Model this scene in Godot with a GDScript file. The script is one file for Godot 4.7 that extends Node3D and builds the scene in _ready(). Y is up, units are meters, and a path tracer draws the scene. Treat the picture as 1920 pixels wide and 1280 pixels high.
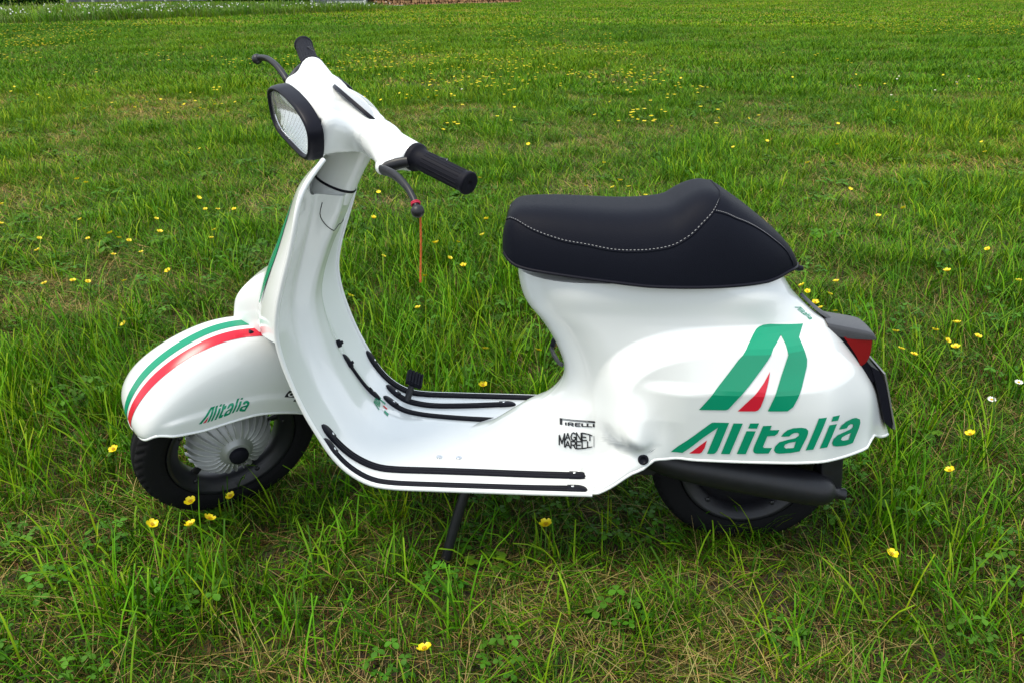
extends Node3D

const YAW := -0.06
const LEAN := -0.0297
const DROP := 0.060
const STEER := 0.733
const RAKE := 0.4363
var rng := RandomNumberGenerator.new()
var M := {}
var patch_noise := FastNoiseLite.new()
var fine_noise := FastNoiseLite.new()
var scooter: Node3D
var front: Transform3D
var used := {}


# ---------------------------------------------------------------- mesh building
class Shape:
	var v := PackedVector3Array()
	var idx := PackedInt32Array()
	var uv := PackedVector2Array()
	var col := PackedColorArray()

	func add(p: Vector3, t := Vector2.ZERO) -> int:
		v.append(p)
		uv.append(t)
		return v.size() - 1

	func tri(a: int, b: int, c: int) -> void:
		idx.append(a)
		idx.append(b)
		idx.append(c)

	func quad(a: int, b: int, c: int, d: int) -> void:
		tri(a, b, c)
		tri(a, c, d)

	# f(s, t) with s, t from 0 to 1; an unbroken skin of nu x nv cells
	func grid(nu: int, nv: int, f: Callable, wrap := false) -> void:
		var at := v.size()
		var cu := nu if wrap else nu + 1
		for j in nv + 1:
			for i in cu:
				var s := float(i) / nu
				var t := float(j) / nv
				var p: Vector3 = f.call(s, t)
				add(p, Vector2(s, t))
		for j in nv:
			for i in nu:
				var k := (i + 1) % cu
				quad(at + j * cu + i, at + j * cu + k, at + (j + 1) * cu + k, at + (j + 1) * cu + i)

	func tube(pts: Array, radii: Array, sides := 10, caps := true, squash := 1.0) -> void:
		var n := pts.size()
		var up := Vector3(0.13, 0.98, 0.21)
		var rings := []
		for k in n:
			var a: Vector3 = pts[maxi(k - 1, 0)]
			var b: Vector3 = pts[mini(k + 1, n - 1)]
			var dir := (b - a).normalized()
			var e1 := (up - dir * up.dot(dir)).normalized()
			up = e1
			var e2 := dir.cross(e1)
			var r: float = radii[mini(k, radii.size() - 1)]
			var ring := []
			for i in sides:
				var an := TAU * i / sides
				ring.append(add(pts[k] + e1 * (cos(an) * r) + e2 * (sin(an) * r * squash)))
			rings.append(ring)
		for k in n - 1:
			for i in sides:
				var m := (i + 1) % sides
				quad(rings[k][i], rings[k][m], rings[k + 1][m], rings[k + 1][i])
		if caps:
			for e in [0, n - 1]:
				var c := add(pts[e])
				var ring2 := []
				for i in sides:
					ring2.append(add(v[rings[e][i]]))
				for i in sides:
					var m2 := (i + 1) % sides
					if e == 0:
						tri(c, ring2[m2], ring2[i])
					else:
						tri(c, ring2[i], ring2[m2])

	# profile of Vector2(radius, along axis) turned about an axis
	func lathe(prof: Array, at: Vector3, axis: Vector3, sides := 32, crease := false) -> void:
		var e1 := axis.cross(Vector3(0.31, 0.27, 0.91)).normalized()
		if absf(axis.dot(Vector3(0.31, 0.27, 0.91))) > 0.95:
			e1 = axis.cross(Vector3(1, 0, 0)).normalized()
		var e2 := axis.cross(e1).normalized()
		var base := -1
		for k in prof.size() - 1:
			var rows := [prof[k], prof[k + 1]]
			var first := v.size()
			if base >= 0 and not crease:
				first = base
			else:
				for i in sides:
					var an := TAU * i / sides
					add(at + axis * rows[0].y + (e1 * cos(an) + e2 * sin(an)) * rows[0].x)
			var second := v.size()
			for i in sides:
				var an2 := TAU * i / sides
				add(at + axis * rows[1].y + (e1 * cos(an2) + e2 * sin(an2)) * rows[1].x)
			for i in sides:
				var m := (i + 1) % sides
				quad(first + i, first + m, second + m, second + i)
			base = second

	func box(c: Vector3, h: Vector3, b := Basis.IDENTITY, bevel := 0.0) -> void:
		if bevel <= 0.0:
			for ax in 3:
				for sg in [-1.0, 1.0]:
					var n := Vector3.ZERO
					n[ax] = sg
					var t1 := Vector3.ZERO
					t1[(ax + 1) % 3] = 1.0
					var t2 := Vector3.ZERO
					t2[(ax + 2) % 3] = sg
					var q := []
					for k in [[-1, -1], [-1, 1], [1, 1], [1, -1]]:
						q.append(add(c + b * ((n + t1 * k[0] + t2 * k[1]) * h)))
					quad(q[0], q[1], q[2], q[3])
			return
		# rounded box: a cube sphere pushed out to the edges
		var r := minf(bevel, minf(h.x, minf(h.y, h.z)))
		var inner := h - Vector3(r, r, r)
		var cut := [-1.0, -0.72, -0.3, 0.3, 0.72, 1.0]
		for ax in 3:
			for sg in [-1.0, 1.0]:
				var first := v.size()
				for i in 6:
					for j in 6:
						var p := Vector3.ZERO
						p[ax] = sg
						p[(ax + 1) % 3] = cut[i]
						p[(ax + 2) % 3] = cut[j] * sg
						var side := Vector3(signf(p.x) if absf(p.x) > 0.5 else 0.0, signf(p.y) if absf(p.y) > 0.5 else 0.0, signf(p.z) if absf(p.z) > 0.5 else 0.0)
						var core := Vector3(inner.x * (side.x if side.x != 0.0 else p.x / 0.3 * 0.999), inner.y * (side.y if side.y != 0.0 else p.y / 0.3 * 0.999), inner.z * (side.z if side.z != 0.0 else p.z / 0.3 * 0.999))
						var o := Vector3.ZERO
						for a2 in 3:
							o[a2] = signf(p[a2]) * maxf(0.0, (absf(p[a2]) - 0.3) / 0.7) if absf(p[a2]) > 0.3 else 0.0
						o = o.normalized() * r if o.length() > 0.001 else o
						add(c + b * (core + o))
				for i in 5:
					for j in 5:
						quad(first + i * 6 + j, first + i * 6 + j + 1, first + (i + 1) * 6 + j + 1, first + (i + 1) * 6 + j)

	# a flat outline with thickness along n, bevel-free
	func slab(outline: Array, thick: Vector3) -> void:
		var n := outline.size()
		var flat := PackedVector2Array()
		var o: Vector3 = outline[0]
		var e1 := Vector3(outline[1] - o).normalized()
		var nn := thick.normalized()
		var e2 := nn.cross(e1).normalized()
		for p in outline:
			flat.append(Vector2(Vector3(p - o).dot(e1), Vector3(p - o).dot(e2)))
		var t := Geometry2D.triangulate_polygon(flat)
		for side in 2:
			var first := v.size()
			for p in outline:
				add(p + thick * (0.5 - side))
			for k in range(0, t.size(), 3):
				if side == 0:
					tri(first + t[k], first + t[k + 1], first + t[k + 2])
				else:
					tri(first + t[k], first + t[k + 2], first + t[k + 1])
		for k in n:
			var m := (k + 1) % n
			quad(add(outline[k] - thick * 0.5), add(outline[k] + thick * 0.5), add(outline[m] + thick * 0.5), add(outline[m] - thick * 0.5))

	func mesh() -> ArrayMesh:
		var nor := PackedVector3Array()
		nor.resize(v.size())
		for k in range(0, idx.size(), 3):
			var a := v[idx[k]]
			var n := (v[idx[k + 2]] - a).cross(v[idx[k + 1]] - a)
			nor[idx[k]] += n
			nor[idx[k + 1]] += n
			nor[idx[k + 2]] += n
		for k in nor.size():
			nor[k] = nor[k].normalized() if nor[k].length_squared() > 1e-24 else Vector3.UP
		var arr := []
		arr.resize(Mesh.ARRAY_MAX)
		arr[Mesh.ARRAY_VERTEX] = v
		arr[Mesh.ARRAY_NORMAL] = nor
		arr[Mesh.ARRAY_TEX_UV] = uv
		arr[Mesh.ARRAY_INDEX] = idx
		if col.size() == v.size():
			arr[Mesh.ARRAY_COLOR] = col
		var m := ArrayMesh.new()
		m.add_surface_from_arrays(Mesh.PRIMITIVE_TRIANGLES, arr)
		return m


func put(called: String, m: Mesh, material: Material, parent: Node, at := Transform3D.IDENTITY) -> MeshInstance3D:
	var o := MeshInstance3D.new()
	o.mesh = m
	o.material_override = null
	for k in m.get_surface_count():
		o.set_surface_override_material(k, material)
	o.transform = at
	parent_add(o, called, parent)
	return o


func parent_add(o: Node, called: String, parent: Node) -> void:
	var key := str(parent.get_instance_id()) + called
	var n: int = used.get(key, 0)
	used[key] = n + 1
	o.name = called if n == 0 else "%s_%03d" % [called, n]
	parent.add_child(o, true)


func tag(o: Node, label: String, category: String, group := "", kind := "") -> void:
	if label:
		o.set_meta("label", label)
	if category:
		o.set_meta("category", category)
	if group:
		o.set_meta("group", group)
	if kind:
		o.set_meta("kind", kind)


# smooth curve through [x, y] pairs
func tab(t: Array, x: float) -> float:
	if x <= t[0][0]:
		return t[0][1]
	var n := t.size()
	if x >= t[n - 1][0]:
		return t[n - 1][1]
	var i := 0
	while t[i + 1][0] < x:
		i += 1
	var x0: float = t[i][0]
	var y0: float = t[i][1]
	var x1: float = t[i + 1][0]
	var y1: float = t[i + 1][1]
	var h := x1 - x0
	var u := (x - x0) / h
	var m0 := (y1 - y0) / h
	var m1 := m0
	if i > 0:
		m0 = (y1 - t[i - 1][1]) / (x1 - t[i - 1][0])
	if i + 2 < n:
		m1 = (t[i + 2][1] - y0) / (t[i + 2][0] - x0)
	return (1 + 2 * u) * (1 - u) * (1 - u) * y0 + u * (1 - u) * (1 - u) * h * m0 + u * u * (3 - 2 * u) * y1 + u * u * (u - 1) * h * m1


# a point on a smooth line through the points, t from 0 to 1 by index
func along(pts: Array, t: float):
	var n := pts.size()
	var f := clampf(t, 0, 1) * (n - 1)
	var i := mini(int(f), n - 2)
	var u := f - i
	var p0 = pts[maxi(i - 1, 0)]
	var p1 = pts[i]
	var p2 = pts[i + 1]
	var p3 = pts[mini(i + 2, n - 1)]
	return 0.5 * (2.0 * p1 + (p2 - p0) * u + (2.0 * p0 - 5.0 * p1 + 4.0 * p2 - p3) * u * u + (3.0 * p1 - p0 - 3.0 * p2 + p3) * u * u * u)


func resample(pts: Array, n: int) -> Array:
	var fine := []
	var total := 0.0
	var sums := [0.0]
	for k in 161:
		fine.append(along(pts, k / 160.0))
		if k:
			total += (fine[k] - fine[k - 1]).length()
			sums.append(total)
	var out := []
	var j := 0
	for k in n + 1:
		var want := total * k / n
		while j < 159 and sums[j + 1] < want:
			j += 1
		var part := clampf((want - sums[j]) / maxf(sums[j + 1] - sums[j], 1e-9), 0, 1)
		out.append(fine[j] + (fine[j + 1] - fine[j]) * part)
	return out


func linear(r: float, g: float, b: float) -> Color:
	return Color(r, g, b).linear_to_srgb()


func paint(called: String, c: Color, rough := 0.5, metal := 0.0, more := {}) -> StandardMaterial3D:
	var m := StandardMaterial3D.new()
	m.resource_name = called
	m.albedo_color = c
	m.roughness = rough
	m.metallic = metal
	for k in more:
		m.set(k, more[k])
	M[called] = m
	return m


func noise_tex(seed_: int, freq: float, ramp: Array, size := 512, normal := false, octaves := 4, bump := 4.0) -> NoiseTexture2D:
	var n := FastNoiseLite.new()
	n.seed = seed_
	n.frequency = freq
	n.fractal_octaves = octaves
	var t := NoiseTexture2D.new()
	t.width = size
	t.height = size
	t.seamless = true
	t.noise = n
	if normal:
		t.as_normal_map = true
		t.bump_strength = bump
	elif ramp:
		var g := Gradient.new()
		var offs := PackedFloat32Array()
		var cols := PackedColorArray()
		for r in ramp:
			offs.append(r[0])
			cols.append(r[1])
		g.offsets = offs
		g.colors = cols
		t.color_ramp = g
	return t


func materials() -> void:
	var peel := noise_tex(3, 0.012, [], 512, true, 2, 1.0)
	paint("white_enamel", linear(0.80, 0.82, 0.81), 0.24, 0.0, {"clearcoat_enabled": true, "clearcoat": 0.7, "clearcoat_roughness": 0.06,
		"normal_enabled": true, "normal_texture": peel, "normal_scale": 0.03, "uv1_triplanar": true, "uv1_scale": Vector3(3, 3, 3)})
	paint("black_rubber", linear(0.008, 0.008, 0.013), 0.6, 0.0, {"metallic_specular": 0.25, "normal_enabled": true, "normal_texture": noise_tex(9, 0.08, [], 256, true, 3, 3.0), "normal_scale": 0.3, "uv1_triplanar": true, "uv1_scale": Vector3(12, 12, 12)})
	paint("tyre_rubber", linear(0.007, 0.007, 0.008), 0.85, 0.0, {"metallic_specular": 0.3, "normal_enabled": true, "normal_texture": noise_tex(10, 0.05, [], 256, true, 3, 3.0), "normal_scale": 0.35, "uv1_triplanar": true, "uv1_scale": Vector3(9, 9, 9)})
	paint("seat_vinyl", linear(0.006, 0.007, 0.013), 0.56, 0.0, {"metallic_specular": 0.22, "normal_enabled": true, "normal_texture": noise_tex(11, 0.11, [], 512, true, 2, 5.0), "normal_scale": 0.5, "uv1_triplanar": true, "uv1_scale": Vector3(11, 11, 11)})
	paint("black_plastic", linear(0.008, 0.008, 0.014), 0.42, 0.0, {"metallic_specular": 0.28})
	paint("grey_plastic", linear(0.045, 0.046, 0.052), 0.42, 0.0, {"normal_enabled": true, "normal_texture": noise_tex(12, 0.09, [], 256, true, 3, 3.0), "normal_scale": 0.25, "uv1_triplanar": true, "uv1_scale": Vector3(14, 14, 14)})
	paint("black_metal", linear(0.010, 0.010, 0.014), 0.45, 0.0, {"metallic_specular": 0.5, "albedo_texture": noise_tex(13, 0.02, [[0.0, Color(0.75, 0.75, 0.78)], [0.6, Color(1, 1, 1)], [0.8, Color(1.0, 0.92, 0.85)]], 256), "uv1_triplanar": true, "uv1_scale": Vector3(6, 6, 6)})
	paint("cast_alloy", linear(0.58, 0.59, 0.58), 0.36, 0.45)
	paint("dull_alloy", linear(0.36, 0.37, 0.37), 0.45, 0.5)
	paint("chrome", linear(0.75, 0.76, 0.77), 0.12, 1.0)
	paint("decal_green", linear(0.0, 0.27, 0.14), 0.25)
	paint("decal_red", linear(0.62, 0.012, 0.035), 0.25)
	paint("decal_black", linear(0.012, 0.012, 0.016), 0.3)
	paint("stitch_thread", linear(0.40, 0.40, 0.40), 0.8)
	paint("red_lens", linear(0.20, 0.003, 0.006), 0.3)
	paint("clear_glass", Color(0.95, 0.97, 0.97, 0.12), 0.04, 0.0, {"transparency": BaseMaterial3D.TRANSPARENCY_ALPHA})
	paint("ribbed_reflector", linear(0.72, 0.74, 0.72), 0.16, 0.95)
	paint("dial_face", linear(0.50, 0.50, 0.50), 0.4)
	paint("orange_cord", linear(0.55, 0.12, 0.02), 0.8)
	paint("red_band", linear(0.55, 0.02, 0.06), 0.6)
	paint("plate_metal", linear(0.25, 0.25, 0.25), 0.35, 0.5)
	paint("green_glass", linear(0.02, 0.06, 0.04), 0.2)
	var leaf := {"vertex_color_use_as_albedo": true, "backlight_enabled": true, "backlight": Color(0.42, 0.50, 0.20), "metallic_specular": 0.25}
	paint("grass_blade", Color.WHITE, 0.55, 0.0, leaf)
	paint("leaf_blade", Color.WHITE, 0.5, 0.0, leaf)
	paint("petal_yellow", linear(0.86, 0.70, 0.006), 0.4, 0.0, {"backlight_enabled": true, "backlight": Color(0.5, 0.45, 0.1)})
	paint("petal_white", linear(0.78, 0.78, 0.74), 0.6, 0.0, {"backlight_enabled": true, "backlight": Color(0.4, 0.4, 0.38)})
	paint("flower_eye", linear(0.60, 0.36, 0.01), 0.7)
	paint("stem_green", linear(0.07, 0.15, 0.02), 0.6)
	paint("soil", Color.WHITE, 0.95, 0.0, {"albedo_texture": noise_tex(21, 0.012, [[0.0, linear(0.018, 0.012, 0.006)], [0.38, linear(0.034, 0.023, 0.010)], [0.55, linear(0.040, 0.036, 0.009)], [0.75, linear(0.050, 0.062, 0.008)], [1.0, linear(0.11, 0.085, 0.035)]], 1024, false, 6),
		"uv1_triplanar": true, "uv1_world_triplanar": true, "uv1_scale": Vector3(0.4, 0.4, 0.4)})
	paint("grey_timber", linear(0.26, 0.27, 0.29), 0.85, 0.0, {"albedo_texture": noise_tex(31, 0.02, [[0.0, Color(0.6, 0.6, 0.62)], [1.0, Color(1, 1, 1)]], 256), "uv1_triplanar": true, "uv1_scale": Vector3(2, 0.4, 2)})
	paint("pale_timber", linear(0.62, 0.62, 0.60), 0.8)
	paint("roof_tile", linear(0.20, 0.09, 0.06), 0.85)
	paint("log_bark", linear(0.10, 0.055, 0.03), 0.9)
	paint("log_end", Color.WHITE, 0.85, 0.0, {"vertex_color_use_as_albedo": true})


func camera_and_light() -> void:
	var cam := Camera3D.new()
	cam.name = "camera"
	cam.position = Vector3(0, 1.127, 1.51)
	cam.rotation = Vector3(-atan(680.0 / 1507.0), 0, 0)
	cam.fov = rad_to_deg(2.0 * atan(640.0 / 1507.0))
	cam.near = 0.05
	cam.far = 400.0
	add_child(cam)
	cam.current = true
	var sky_mat := ProceduralSkyMaterial.new()
	sky_mat.sky_top_color = Color(0.76, 0.81, 0.87)
	sky_mat.sky_horizon_color = Color(0.90, 0.92, 0.93)
	sky_mat.sky_curve = 0.25
	sky_mat.ground_bottom_color = Color(0.10, 0.14, 0.05)
	sky_mat.ground_horizon_color = Color(0.45, 0.5, 0.42)
	sky_mat.sun_angle_max = 30.0
	# thin, even overcast with soft lighter banks
	sky_mat.sky_cover = noise_tex(77, 0.008, [[0.0, Color(0, 0, 0, 0)], [0.42, Color(0.35, 0.36, 0.38, 0.25)], [0.6, Color(0.8, 0.8, 0.82, 0.7)], [1.0, Color(1, 1, 1, 1)]], 1024, false, 5)
	sky_mat.sky_cover_modulate = Color(0.34, 0.34, 0.35)
	var sky := Sky.new()
	sky.sky_material = sky_mat
	var env := Environment.new()
	env.background_mode = Environment.BG_SKY
	env.sky = sky
	env.tonemap_mode = Environment.TONE_MAPPER_LINEAR
	env.tonemap_exposure = 1.72
	env.sdfgi_enabled = true
	env.ssao_enabled = true
	env.ssil_enabled = true
	var we := WorldEnvironment.new()
	we.name = "world_environment"
	we.environment = env
	add_child(we)
	var sun := DirectionalLight3D.new()
	sun.name = "sun"
	sun.light_color = Color(1.0, 0.97, 0.91)
	sun.light_energy = 0.6
	sun.light_angular_distance = 22.0
	sun.shadow_enabled = true
	add_child(sun)
	sun.look_at_from_position(Vector3(-0.45, 1.0, 0.20) * 10.0, Vector3.ZERO)


# ---------------------------------------------------------------- body sheet: shield and floor
const FLANK := [Vector2(-0.322, 0.895), Vector2(-0.345, 0.85), Vector2(-0.361, 0.79), Vector2(-0.376, 0.74), Vector2(-0.394, 0.69), Vector2(-0.410, 0.64), Vector2(-0.419, 0.59), Vector2(-0.415, 0.54), Vector2(-0.403, 0.49), Vector2(-0.385, 0.435), Vector2(-0.363, 0.385), Vector2(-0.337, 0.336), Vector2(-0.308, 0.302), Vector2(-0.270, 0.278), Vector2(-0.225, 0.270), Vector2(-0.14, 0.269), Vector2(-0.04, 0.269), Vector2(0.06, 0.269), Vector2(0.168, 0.270)]
const SHIELD_W := [[0.0, 0.15], [0.03, 0.198], [0.07, 0.222], [0.16, 0.226], [0.25, 0.220], [0.36, 0.211], [0.52, 0.209], [0.75, 0.210], [1.0, 0.210], [1.4, 0.210]]
var flank := []
var flank_len := 0.0


func flank_at(s: float) -> Vector2:
	var f := clampf(s / flank_len, 0, 1) * (flank.size() - 1)
	var i := mini(int(f), flank.size() - 2)
	return flank[i].lerp(flank[i + 1], f - i)


func sheet(s: float, z: float) -> Vector3:
	var p := flank_at(s)
	var d: Vector2 = (flank_at(s + 0.008) - flank_at(s - 0.008)).normalized()
	var n := Vector2(-d.y, d.x)          # towards the rider
	if n.x < 0 and n.y < 0:
		n = -n
	var w := tab(SHIELD_W, s)
	var q := clampf(absf(z) / w, 0, 1)
	var hollow := tab([[0.0, 0.010], [0.2, 0.014], [0.42, 0.012], [0.6, 0.004], [0.75, 0.0], [1.3, 0.0]], s)
	var high := tab([[0.0, 0.047], [0.1, 0.046], [0.2, 0.036], [0.4, 0.028], [0.55, 0.020], [0.70, 0.014], [0.9, 0.010], [1.3, 0.010]], s)
	var half := tab([[0.0, 0.074], [0.2, 0.076], [0.4, 0.088], [0.6, 0.105], [0.8, 0.115], [1.3, 0.118]], s)
	var b := 1.0 - smoothstep(half * lerpf(0.62, 0.25, smoothstep(0.06, 0.25, s)), half * 1.15, absf(z))
	var off := -hollow * (1.0 - q * q) + high * b
	return Vector3(p.x + n.x * off, p.y + n.y * off, z)


func sheet_top(z: float) -> float:
	return lerpf(0.084, 0.0, smoothstep(0.055, 0.180, absf(z)))


func on_sheet(s: float, z: float, lift: float) -> Vector3:
	var p := sheet(s, z)
	var a := sheet(s + 0.004, z) - sheet(s - 0.004, z)
	var b := sheet(s, z + 0.004) - sheet(s, z - 0.004)
	var n := a.cross(b).normalized()
	if n.x + n.y < 0:
		n = -n
	return p + n * lift


func front_x(y: float, z: float) -> float:
	# the outer skin in front of the column
	var w := 0.224
	var q := clampf(absf(z) / w, 0, 1)
	var c := tab([[0.50, 0.090], [0.56, 0.092], [0.66, 0.082], [0.70, 0.077], [0.78, 0.062], [0.85, 0.040], [0.90, 0.015]], y)
	var nose := tab([[0.50, 0.072], [0.54, 0.070], [0.56, 0.064], [0.60, 0.054], [0.635, 0.030], [0.652, 0.008], [0.665, 0.0], [0.9, 0.0]], y)
	var flare := (1.0 - smoothstep(0.030, 0.078, absf(z)))
	return flank_y(y) - c * pow(maxf(0, 1.0 - q * q), 0.85) - nose * flare


func flank_y(y: float) -> float:
	return tab([[0.48, -0.401], [0.49, -0.403], [0.54, -0.415], [0.59, -0.419], [0.64, -0.410], [0.69, -0.394], [0.74, -0.376], [0.79, -0.361], [0.85, -0.345], [0.895, -0.322]], y)


func build_shield() -> void:
	flank = resample(FLANK, 200)
	flank_len = 0.0
	for k in 200:
		flank_len += (flank[k + 1] - flank[k]).length()
	var s := Shape.new()
	s.grid(72, 120, func(a: float, t: float):
		var q: float = a * 2.0 - 1.0
		q = signf(q) * (1.0 - pow(1.0 - absf(q), 1.25))
		var w0 := tab(SHIELD_W, lerpf(0.0, flank_len, t))
		var z := q * w0
		var sv := lerpf(sheet_top(z), flank_len, t)
		z = q * tab(SHIELD_W, sv)
		return sheet(sv, z))
	var shield := put("leg_shield", s.mesh(), M.white_enamel, scooter)
	# rolled rim along both edges, over the top
	var rim := Shape.new()
	for side in [-1.0, 1.0]:
		var pts := []
		for k in 91:
			var sv2 := flank_len * k / 90.0
			pts.append(sheet(sv2, side * tab(SHIELD_W, sv2)))
		rim.tube(pts, [0.0048], 10)
	put("rolled_rim", rim.mesh(), M.white_enamel, shield)
	# lock cover joint under the neck: groove shade put in as black line
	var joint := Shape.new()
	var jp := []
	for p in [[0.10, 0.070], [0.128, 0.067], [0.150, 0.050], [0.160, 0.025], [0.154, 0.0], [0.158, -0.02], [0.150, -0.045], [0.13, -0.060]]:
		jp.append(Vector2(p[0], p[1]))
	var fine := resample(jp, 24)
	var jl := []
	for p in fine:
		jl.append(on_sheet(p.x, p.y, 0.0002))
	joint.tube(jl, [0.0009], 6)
	put("cover_joint_line", joint.mesh(), M.black_rubber, shield)
	var lock := Shape.new()
	lock.grid(12, 10, func(a: float, b: float):
		var an: float = a * TAU
		var r: float = b
		return on_sheet(0.165 + cos(an) * r * 0.024, -0.067 + sin(an) * r * 0.008, 0.003 * (1.0 - r * r) + 0.0006))
	put("steering_lock", lock.mesh(), M.green_glass, shield)

	var f := Shape.new()
	f.grid(80, 60, func(a: float, t: float):
		var q: float = a * 2.0 - 1.0
		q = signf(q) * pow(absf(q), 1.2)
		var low := lerpf(0.522, 0.572, smoothstep(0.0, 1.0, absf(q)))
		var y := lerpf(low, 0.885, t)
		var w := lerpf(0.213, 0.224, smoothstep(0.55, 0.75, y))
		w = lerpf(w, 0.165, smoothstep(0.84, 0.90, y))
		var z := q * w
		return Vector3(front_x(y, q * 0.224) - 0.001, y, z))
	var skin := put("front_panel", f.mesh(), M.white_enamel, scooter)
	for side in [1.0, -1.0]:
		var g := Shape.new()
		g.grid(6, 40, func(a: float, t: float):
			var y := lerpf(0.625, 0.835, t)
			var wide := 0.020 * pow(sin(PI * clampf(t * 0.94 + 0.03, 0, 1)), 0.6)
			var z: float = lerpf(0.142, 0.150, t) + (a - 0.5) * 2.0 * wide
			return Vector3(front_x(y, z) - 0.0024, y, z * side))
		put("green_stripe", g.mesh(), M.decal_green, skin)
	var bolt := Shape.new()
	bolt.lathe([Vector2(0.007, -0.004), Vector2(0.007, 0.004), Vector2(0.005, 0.006), Vector2(0.0, 0.006)], Vector3(-0.527, 0.532, 0.07), Vector3(-0.3, -0.5, 0.8).normalized(), 12)
	put("nose_screw", bolt.mesh(), M.black_plastic, skin)

	# rubber floor strips: [s, z] tracks
	floor_strip([[0.575, 0.199], [0.64, 0.199], [0.75, 0.199], [0.95, 0.198], [flank_len - 0.030, 0.195]], 0.0102)
	floor_strip([[0.556, 0.170], [0.62, 0.158], [0.70, 0.148], [0.80, 0.145], [1.0, 0.146], [flank_len - 0.026, 0.146]], 0.0102)
	floor_strip([[0.655, -0.117], [0.70, -0.098], [0.76, -0.080], [0.83, -0.070], [0.93, -0.064]], 0.0102)
	floor_strip([[0.650, -0.168], [0.70, -0.152], [0.76, -0.142], [0.83, -0.146], [0.93, -0.160]], 0.0102)
	floor_strip([[0.560, -0.199], [0.64, -0.199], [0.75, -0.199], [0.95, -0.199], [flank_len - 0.07, -0.199]], 0.0102)
	floor_strip([[0.500, -0.052], [0.53, -0.062], [0.57, -0.074], [0.61, -0.088]], 0.0080)

	# two blank ring washers and small fittings
	for x in [[0.805, 0.094], [0.846, 0.094]]:
		var wsh := Shape.new()
		var c := on_sheet(x[0], x[1], 0.0)
		wsh.lathe([Vector2(0.0062, 0.0), Vector2(0.0062, 0.0016), Vector2(0.0035, 0.0016), Vector2(0.003, 0.0004), Vector2(0.0, 0.0004)], c, Vector3(0, 1, 0), 16)
		put("floor_screw", wsh.mesh(), M.chrome, scooter)
	for x in [[0.452, -0.040], [0.508, -0.050]]:
		var kn := Shape.new()
		var c2 := on_sheet(x[0], x[1], 0.0)
		var n2 := (on_sheet(x[0], x[1], 0.01) - c2).normalized()
		kn.lathe([Vector2(0.0085, 0.0), Vector2(0.0085, 0.006), Vector2(0.0075, 0.008), Vector2(0.004, 0.009), Vector2(0.0035, 0.013), Vector2(0.0, 0.0135)], c2, n2, 14)
		put("rubber_stop", kn.mesh(), M.black_rubber, scooter)
	var pedal := Shape.new()
	pedal.tube([Vector3(-0.262, 0.272, -0.150), Vector3(-0.257, 0.288, -0.168), Vector3(-0.250, 0.312, -0.180)], [0.008, 0.008, 0.007], 8)
	var pd := put("brake_pedal", pedal.mesh(), M.black_metal, scooter)
	var pad := Shape.new()
	var pb := Basis(Vector3(1, 0, 0), 0.45) * Basis(Vector3(0, 0, 1), -0.6)
	pad.box(Vector3(-0.246, 0.318, -0.185), Vector3(0.021, 0.006, 0.020), pb, 0.004)
	for k in 5:
		pad.box(Vector3(-0.246, 0.318, -0.185) + pb * Vector3(-0.016 + k * 0.008, 0.0066, 0), Vector3(0.0022, 0.002, 0.0185), pb)
	put("pedal_rubber", pad.mesh(), M.black_rubber, pd)
	# small flag sticker on the floor bend
	var sm := Shape.new()
	sticker(sm, 0.638, -0.094, 0.016, 0.010, 0.012)
	put("green_sticker", sm.mesh(), M.decal_green, shield)
	sm = Shape.new()
	sticker(sm, 0.655, -0.040, 0.013, 0.014, 0.018)
	put("green_sticker", sm.mesh(), M.decal_green, shield)
	var sm2 := Shape.new()
	sticker(sm2, 0.648, -0.068, 0.012, 0.010, 0.013)
	put("red_sticker", sm2.mesh(), M.decal_red, shield)
	var sm3 := Shape.new()
	letters(sm3, ["A", "l1", "i1", "d1", "t", "a1", "l2", "i2", "d2", "a2"], 0.010, func(p: Vector2):
		return on_sheet(lerpf(0.612, 0.632, (0.43 - p.y) / 0.068), lerpf(-0.030, -0.108, (p.x - 0.3127) / 0.362), 0.0012))
	put("small_wordmark", sm3.mesh(), M.decal_green, shield)


func sticker(s: Shape, at: float, z: float, long: float, wide: float, slant: float) -> void:
	s.grid(3, 3, func(a: float, b: float): return on_sheet(at + (a - 0.5) * long, z + (b - 0.5) * wide + (a - 0.5) * slant * 0.4, 0.0010))


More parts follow.
